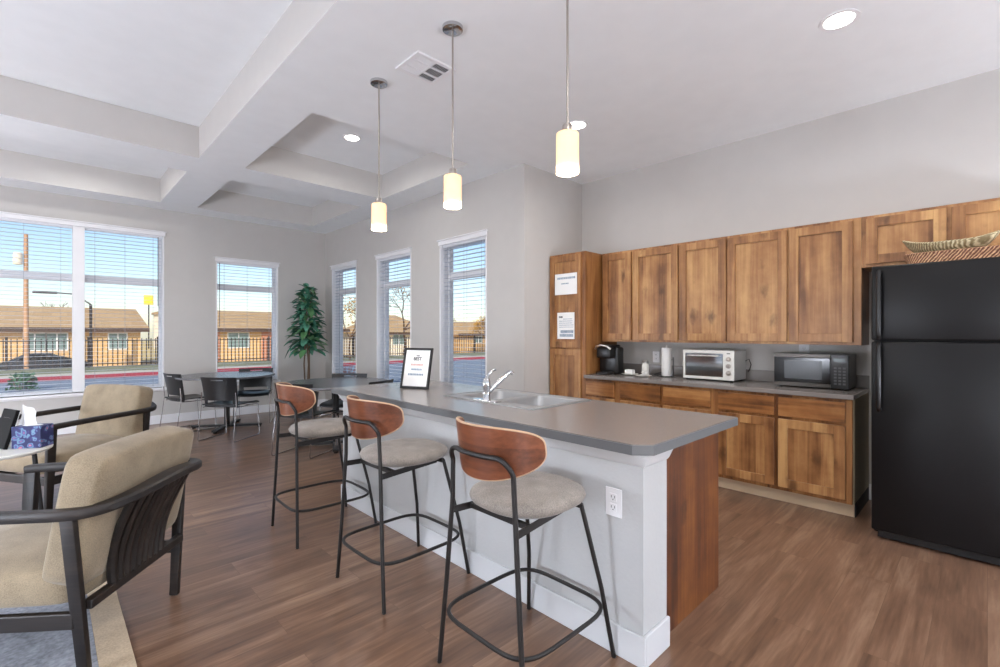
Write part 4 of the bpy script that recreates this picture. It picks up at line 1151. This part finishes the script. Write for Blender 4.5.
A_.build('foliage', M_LEAF, t, smooth='all'); Bm.build('young_foliage', M_LEAF2, t, smooth='all')

# ------------------------------------------------------------------ outdoors
def ground_obj(name, x0, x1, y0, y1, z, m, label, th=.1):
    return tag(MB().box(x0, x1, y0, y1, z-th, z).build(name, m), label, 'ground', kind='structure')
GZ = -.12
ground_obj('street', -60, 90, -40, 19.8, GZ, M_ASPH, 'blue-grey asphalt street outside the windows', .3)
tag(MB().box(-60, 90, 19.8, 20.05, GZ-.2, GZ+.12, .02).build('curb', M_REDC), 'red painted curb along the far side of the street', 'curb', kind='structure')
ground_obj('sidewalk', -60, 90, 20.05, 21.6, GZ+.09, M_CONC, 'pale concrete walk behind the red curb', .2)
ground_obj('verge', -60, 90, 21.6, 27.5, GZ-.03, M_TURF, 'dull green verge in front of the iron fence', .2)
m = MB(); vs = [m.bm.verts.new(p) for p in ((-60, 27.2, GZ-.03), (90, 27.2, GZ-.03), (90, 41, -1.25), (-60, 41, -1.25), (-60, 200, -1.3), (90, 200, -1.3))]
m.bm.faces.new((vs[0], vs[1], vs[2], vs[3])); m.bm.faces.new((vs[3], vs[2], vs[5], vs[4]))
tag(m.build('lawn', M_GRASS), 'dry tan lawn sloping down behind the fence', 'ground', kind='structure')
# fence: panels of pickets
fz0 = GZ-.03
def fence_panel(x0, x1):
    m = MB()
    m.box(x0, x1, 26.98, 27.02, fz0+.12, fz0+.16); m.box(x0, x1, 26.98, 27.02, fz0+1.14, fz0+1.18)
    k = x0+.07
    while k < x1: m.box(k, k+.036, 26.98, 27.02, fz0+.03, fz0+1.25); k += .172
    return m
for i, (a, b) in enumerate([(-6+2.45*k, -6+2.45*(k+1)) for k in range(23)]):
    t = thing('fence_panel', 'dark iron picket fence panel across the street', 'fence', ((a+b)/2, 27, fz0), group='iron fence panels')
    fence_panel(a+.04, b-.04).build('pickets', M_IRON, t); MB().box(a-.04, a+.04, 26.96, 27.04, fz0-.05, fz0+1.32, .01).build('post', M_IRON, t)
# houses
def house(x0, x1, y, depth, zb, ze, zr, wm, label, wins, hip=2.5):
    t = thing('house', label, 'house', ((x0+x1)/2, y, zb), group=None)
    MB().box(x0+.5, x1-.5, y, y+depth, zb, ze).build('wall', wm, t)
    m = MB(); o_ = .5
    P = [(x0, y-o_, ze), (x1, y-o_, ze), (x1, y+depth+o_, ze), (x0, y+depth+o_, ze), (x0+hip, y+depth/2, zr), (x1-hip, y+depth/2, zr)]
    V = [m.bm.verts.new(p) for p in P]; Wv = [m.bm.verts.new((p[0], p[1], p[2]-.12)) for p in P[:4]]
    m.bm.faces.new((V[0], V[1], V[5], V[4])); m.bm.faces.new((V[2], V[3], V[4], V[5])); m.bm.faces.new((V[1], V[2], V[5])); m.bm.faces.new((V[3], V[0], V[4]))
    m.bm.faces.new(Wv[::-1])
    for k in range(4): m.bm.faces.new((V[k], V[(k+1) % 4], Wv[(k+1) % 4], Wv[k]))
    m.build('roof', M_ROOF, t)
    MB().box(x0, x1, y-o_-.05, y-o_, ze-.28, ze+.02).build('fascia', M_EAVE, t)
    for (a, b, c, d) in wins:
        w = MB(); w.box(a-.08, b+.08, y-.04, y-.001, c-.08, d+.08); w.box((a+b)/2-.04, (a+b)/2+.04, y-.06, y-.03, c, d)
        w = w.build('window', M_TRIM, t)
        MB().box(a, b, y-.055, y-.041, c, d).build('pane', M_HGLASS, w)
    return t
house(-24, 5.75, 45, 9, -1.3, 1.72, 3.35, M_HWALL, 'long tan brick house with brown roof across the street, behind the wide window',
      [(-1.0, -.0, .2, 1.3), (.1, 1.1, .2, 1.3), (3.4, 4.4, .2, 1.3), (-8, -6, .2, 1.3)], .3)
t = house(9.0, 22.5, 46, 9, -1.3, 1.75, 3.5, M_HWALL, 'tan brick house with white window seen through the narrow end window',
          [(11.5, 13.1, .1, 1.35)])
MB().box(9.6, 10.8, 45.9, 45.99, -1.3, 1.7).build('brick_panel', M_HWALL2, t)
MB().box(14.2, 19, 45.9, 45.99, -1.3, 1.7).build('brick_panel', M_HWALL2, t)
house(26, 34.5, 47, 9, -1.3, 1.45, 3.6, M_STUCCO, 'pale house with a hipped brown roof seen through the middle tall window', [(28.5, 30, .1, 1.3)], 3)
house(36, 50, 45, 8, -1.3, 1.3, 2.9, M_HWALL, 'low tan house with a long window row seen through the kitchen-side window', [(39, 40.2, .2, .95), (41.5, 42.7, .2, .95), (44, 45.2, .2, .95)])
# utility pole
t = thing('utility_pole', 'tall brown utility pole with transformer across the street', 'utility pole', (-.78, 38, -1.1))
MB().tube([(-.78, 38, -1.1), (-.78, 38, 6.95)], [.13, .10], 12).build('pole', M_UTIL, t, smooth=True)
MB().lathe([(.1, 0), (.2, .02), (.2, .62), (.16, .68), (.05, .7)], (-1.1, 37.9, 5.2), 20).build('transformer', M_STUCCO, t, smooth=True)
# street light
t = thing('street_light', 'grey street light with a long arm across the street', 'street light', (1.9, 36, -1))
MB().tube([(1.9, 36, -1), (1.9, 36, 3.0)], .07, 10).build('pole', M_IRON, t)
MB().tube([(1.9, 36, 3.0), (1.2, 36, 3.55), (.3, 36, 3.6)], .04, 8).build('arm', M_IRON, t)
MB().box(-.5, .5, 35.85, 36.15, 3.52, 3.64, .04).build('lamp_head', M_IRON, t)
# yellow sign far
t = thing('road_sign', 'small yellow sign on a tall pole far behind the tan house', 'sign', (12.7, 99, -1.3))
MB().box(12.0, 13.3, 98.9, 99.1, 6.2, 7.8).build('panel', M_YEL, t); MB().tube([(12.7, 99.2, -1.3), (12.7, 99.2, 7.6)], .1, 8).build('pole', M_IRON, t)
t = thing('far_building', 'pale building far away beside the end of the brown roof', 'building', (16.5, 96, -1.3))
MB().box(13.5, 21, 94, 100, -1.3, 4.5).build('wall', M_STUCCO, t); MB().box(13.2, 21.3, 93.8, 100.2, 4.5, 4.9).build('roof', M_ROOF, t)
# car
t = thing('parked_car', 'dark parked car behind the iron fence', 'car', (-.3, 41, -1.3))
Mx = Matrix.Translation((-.3, 41.0, -1.28))
m = MB()
prof = [(-2.3, .35), (-2.32, .62), (-2.1, .78), (-1.3, .88), (-.75, 1.28), (-.2, 1.38), (.6, 1.36), (1.25, 1.02), (1.9, .93), (2.25, .8), (2.3, .5), (2.25, .32)]
tb = bmesh.new(); a = [tb.verts.new((p[0], -.86, p[1])) for p in prof]; b = [tb.verts.new((p[0], .86, p[1])) for p in prof]
n = len(prof)
for k in range(n): tb.faces.new((a[k], a[(k+1) % n], b[(k+1) % n], b[k]))
tb.faces.new(a[::-1]); tb.faces.new(b)
bmesh.ops.bevel(tb, geom=tb.edges[:], offset=.05, segments=2, profile=.5, affect='EDGES'); tb.transform(Mx); m._add(tb)
m.build('body', M_CAR, t, smooth=True)
m = MB(); m.prism([(-.95, .92), (-.62, 1.22), (-.15, 1.3), (.55, 1.28), (1.05, .98)], -.005, .005, Mx @ Matrix.Translation((0, -.87, 0)) @ Matrix.Rotation(PI/2, 4, 'X')); m.build('side_window', M_BLACKG, t)
for x in (-1.45, 1.4):
    for y in (-.8, .8):
        m = MB(); m.lathe([(.2, -.1), (.31, -.09), (.31, .09), (.2, .1)], (0, 0, 0), 24); m.bm.transform(Mx @ Matrix.Translation((x, y, .31)) @ Matrix.Rotation(PI/2, 4, 'X'))
        m.build('wheel', M_TYRE, t, smooth=True)
# trees
def bare_tree(x, y, zb, h, seed, label, gold):
    r = random.Random(seed); t = thing('bare_tree', label, 'tree', (x, y, zb)); m = MB(); g = MB()
    def grow(p, d, L, rad, lv):
        q = p+d*L; m.tube([tuple(p), tuple((p+q)/2+Vector((r.uniform(-.05, .05), 0, 0))*L), tuple(q)], [rad, rad*.85, rad*.65], 5)
        if lv == 0:
            for _ in range(gold):
                c = q+Vector([r.uniform(-.35, .35) for _ in range(3)]); s_ = r.uniform(.04, .08)
                n1 = Vector([r.uniform(-1, 1) for _ in range(3)]).normalized(); n2 = n1.orthogonal().normalized()
                g.bm.faces.new([g.bm.verts.new(c+v_) for v_ in (n1*s_, n2*s_, -n1*s_, -n2*s_)])
            return
        for _ in range(3 if lv > 1 else 4):
            dd = (d+Vector([r.uniform(-.75, .75) for _ in range(3)])).normalized(); dd.z = max(dd.z, .05)
            grow(q, dd.normalized(), L*r.uniform(.6, .8), rad*.6, lv-1)
    grow(Vector((x, y, zb)), Vector((0, 0, 1)), h*.33, h*.018, 4)
    m.build('branches', M_BARK, t)
    if gold: g.build('leaves', M_GOLD, t)
def at(px, y):
    tt = (px-500)/F; rx = FW.x+tt*RT.x; ry = FW.y+tt*RT.y; return y*rx/ry
bare_tree(at(350, 24.5), 24.5, GZ, 3.6, 1, 'small bare tree with golden leaves outside the window by the potted tree', 5)
bare_tree(at(404, 30), 30, -.4, 6.0, 2, 'bare branching tree outside the middle tall window', 1)
bare_tree(at(488, 40), 40, -1.2, 4.8, 5, 'bushy golden tree behind the low house', 12)
bare_tree(at(66, 52), 56, -1.2, 6.2, 8, 'thin bare tree rising behind the brown roof', 0)
# shrub and grass
t = thing('street_shrub', 'small round green shrub near the red curb', 'shrub', (at(23, 17), 17, GZ))
m = MB(); rs_ = random.Random(4)
for i in range(300):
    a = rs_.uniform(0, 2*PI); q = rs_.random()**.5; zz = rs_.random()
    c = Vector((at(23, 17)+.34*q*math.cos(a)*(1-.4*zz), 17+.3*q*math.sin(a), GZ+.03+.4*zz)); s_ = rs_.uniform(.03, .06)
    n1 = Vector([rs_.uniform(-1, 1) for _ in range(3)]).normalized(); n2 = n1.orthogonal().normalized()
    m.bm.faces.new([m.bm.verts.new(c+v_) for v_ in (n1*s_, n2*s_*.6, -n1*s_, -n2*s_*.6)])
m.build('foliage', M_SHRUB, t)
m = MB()
for k in range(5): m.tube([(at(23, 17)+.05*k-.1, 17, GZ), (at(23, 17)+.1*(k-2), 17+.1*(k % 2), GZ+.3)], .012, 5)
m.build('stems', M_BARK, t)
t = thing('ornamental_grass', 'reddish ornamental grass tuft just outside the window by the potted tree', 'grass', (5.3, 10.9, GZ))
m = MB()
for i in range(60):
    a = rs_.uniform(0, 2*PI); r0 = rs_.uniform(0, .12); L_ = rs_.uniform(.5, .85); sp_ = rs_.uniform(.1, .45)
    m.tube([(5.3+r0*math.cos(a), 10.9+r0*math.sin(a), GZ), (5.3+(r0+sp_*.4)*math.cos(a), 10.9+(r0+sp_*.4)*math.sin(a), GZ+L_*.6), (5.3+(r0+sp_)*math.cos(a), 10.9+(r0+sp_)*math.sin(a), GZ+L_)], [.008, .006, .002], 4)
m.build('blades', mat('red_grass', (190, 110, 84), .9, vary=.2), t)

# ------------------------------------------------------------------ light
w = bpy.data.worlds.new('sky'); sc.world = w; w.use_nodes = True
nt = w.node_tree; N = nt.nodes; L = nt.links
sky = N.new('ShaderNodeTexSky'); sky.sky_type = 'NISHITA'; sky.sun_disc = False; sky.sun_elevation = math.radians(34); sky.sun_rotation = math.radians(215)
sky.air_density = 1.0; sky.dust_density = .6; sky.ozone_density = 2.0
bg = N['Background']; L.new(sky.outputs[0], bg.inputs['Color']); bg.inputs['Strength'].default_value = .145
sun = bpy.data.objects.new('sun', bpy.data.lights.new('sun', 'SUN')); col.objects.link(sun)
sun.data.energy = 4.3; sun.data.angle = math.radians(.6); sun.data.color = (1, .93, .8)
dirv = Vector((.5, .62, -.55)); sun.rotation_euler = dirv.to_track_quat('-Z', 'Y').to_euler(); sun.location = (0, 0, 20)

sc.view_settings.view_transform = 'Standard'; sc.view_settings.look = 'None'; sc.view_settings.gamma = 1; sc.view_settings.use_curve_mapping = False
sc.view_settings.exposure = 0.28
sc.cycles.max_bounces = 10; sc.cycles.diffuse_bounces = 6; sc.cycles.transparent_max_bounces = 24
sc.cycles.use_denoising = True
sc.cycles.sample_clamp_indirect = 6
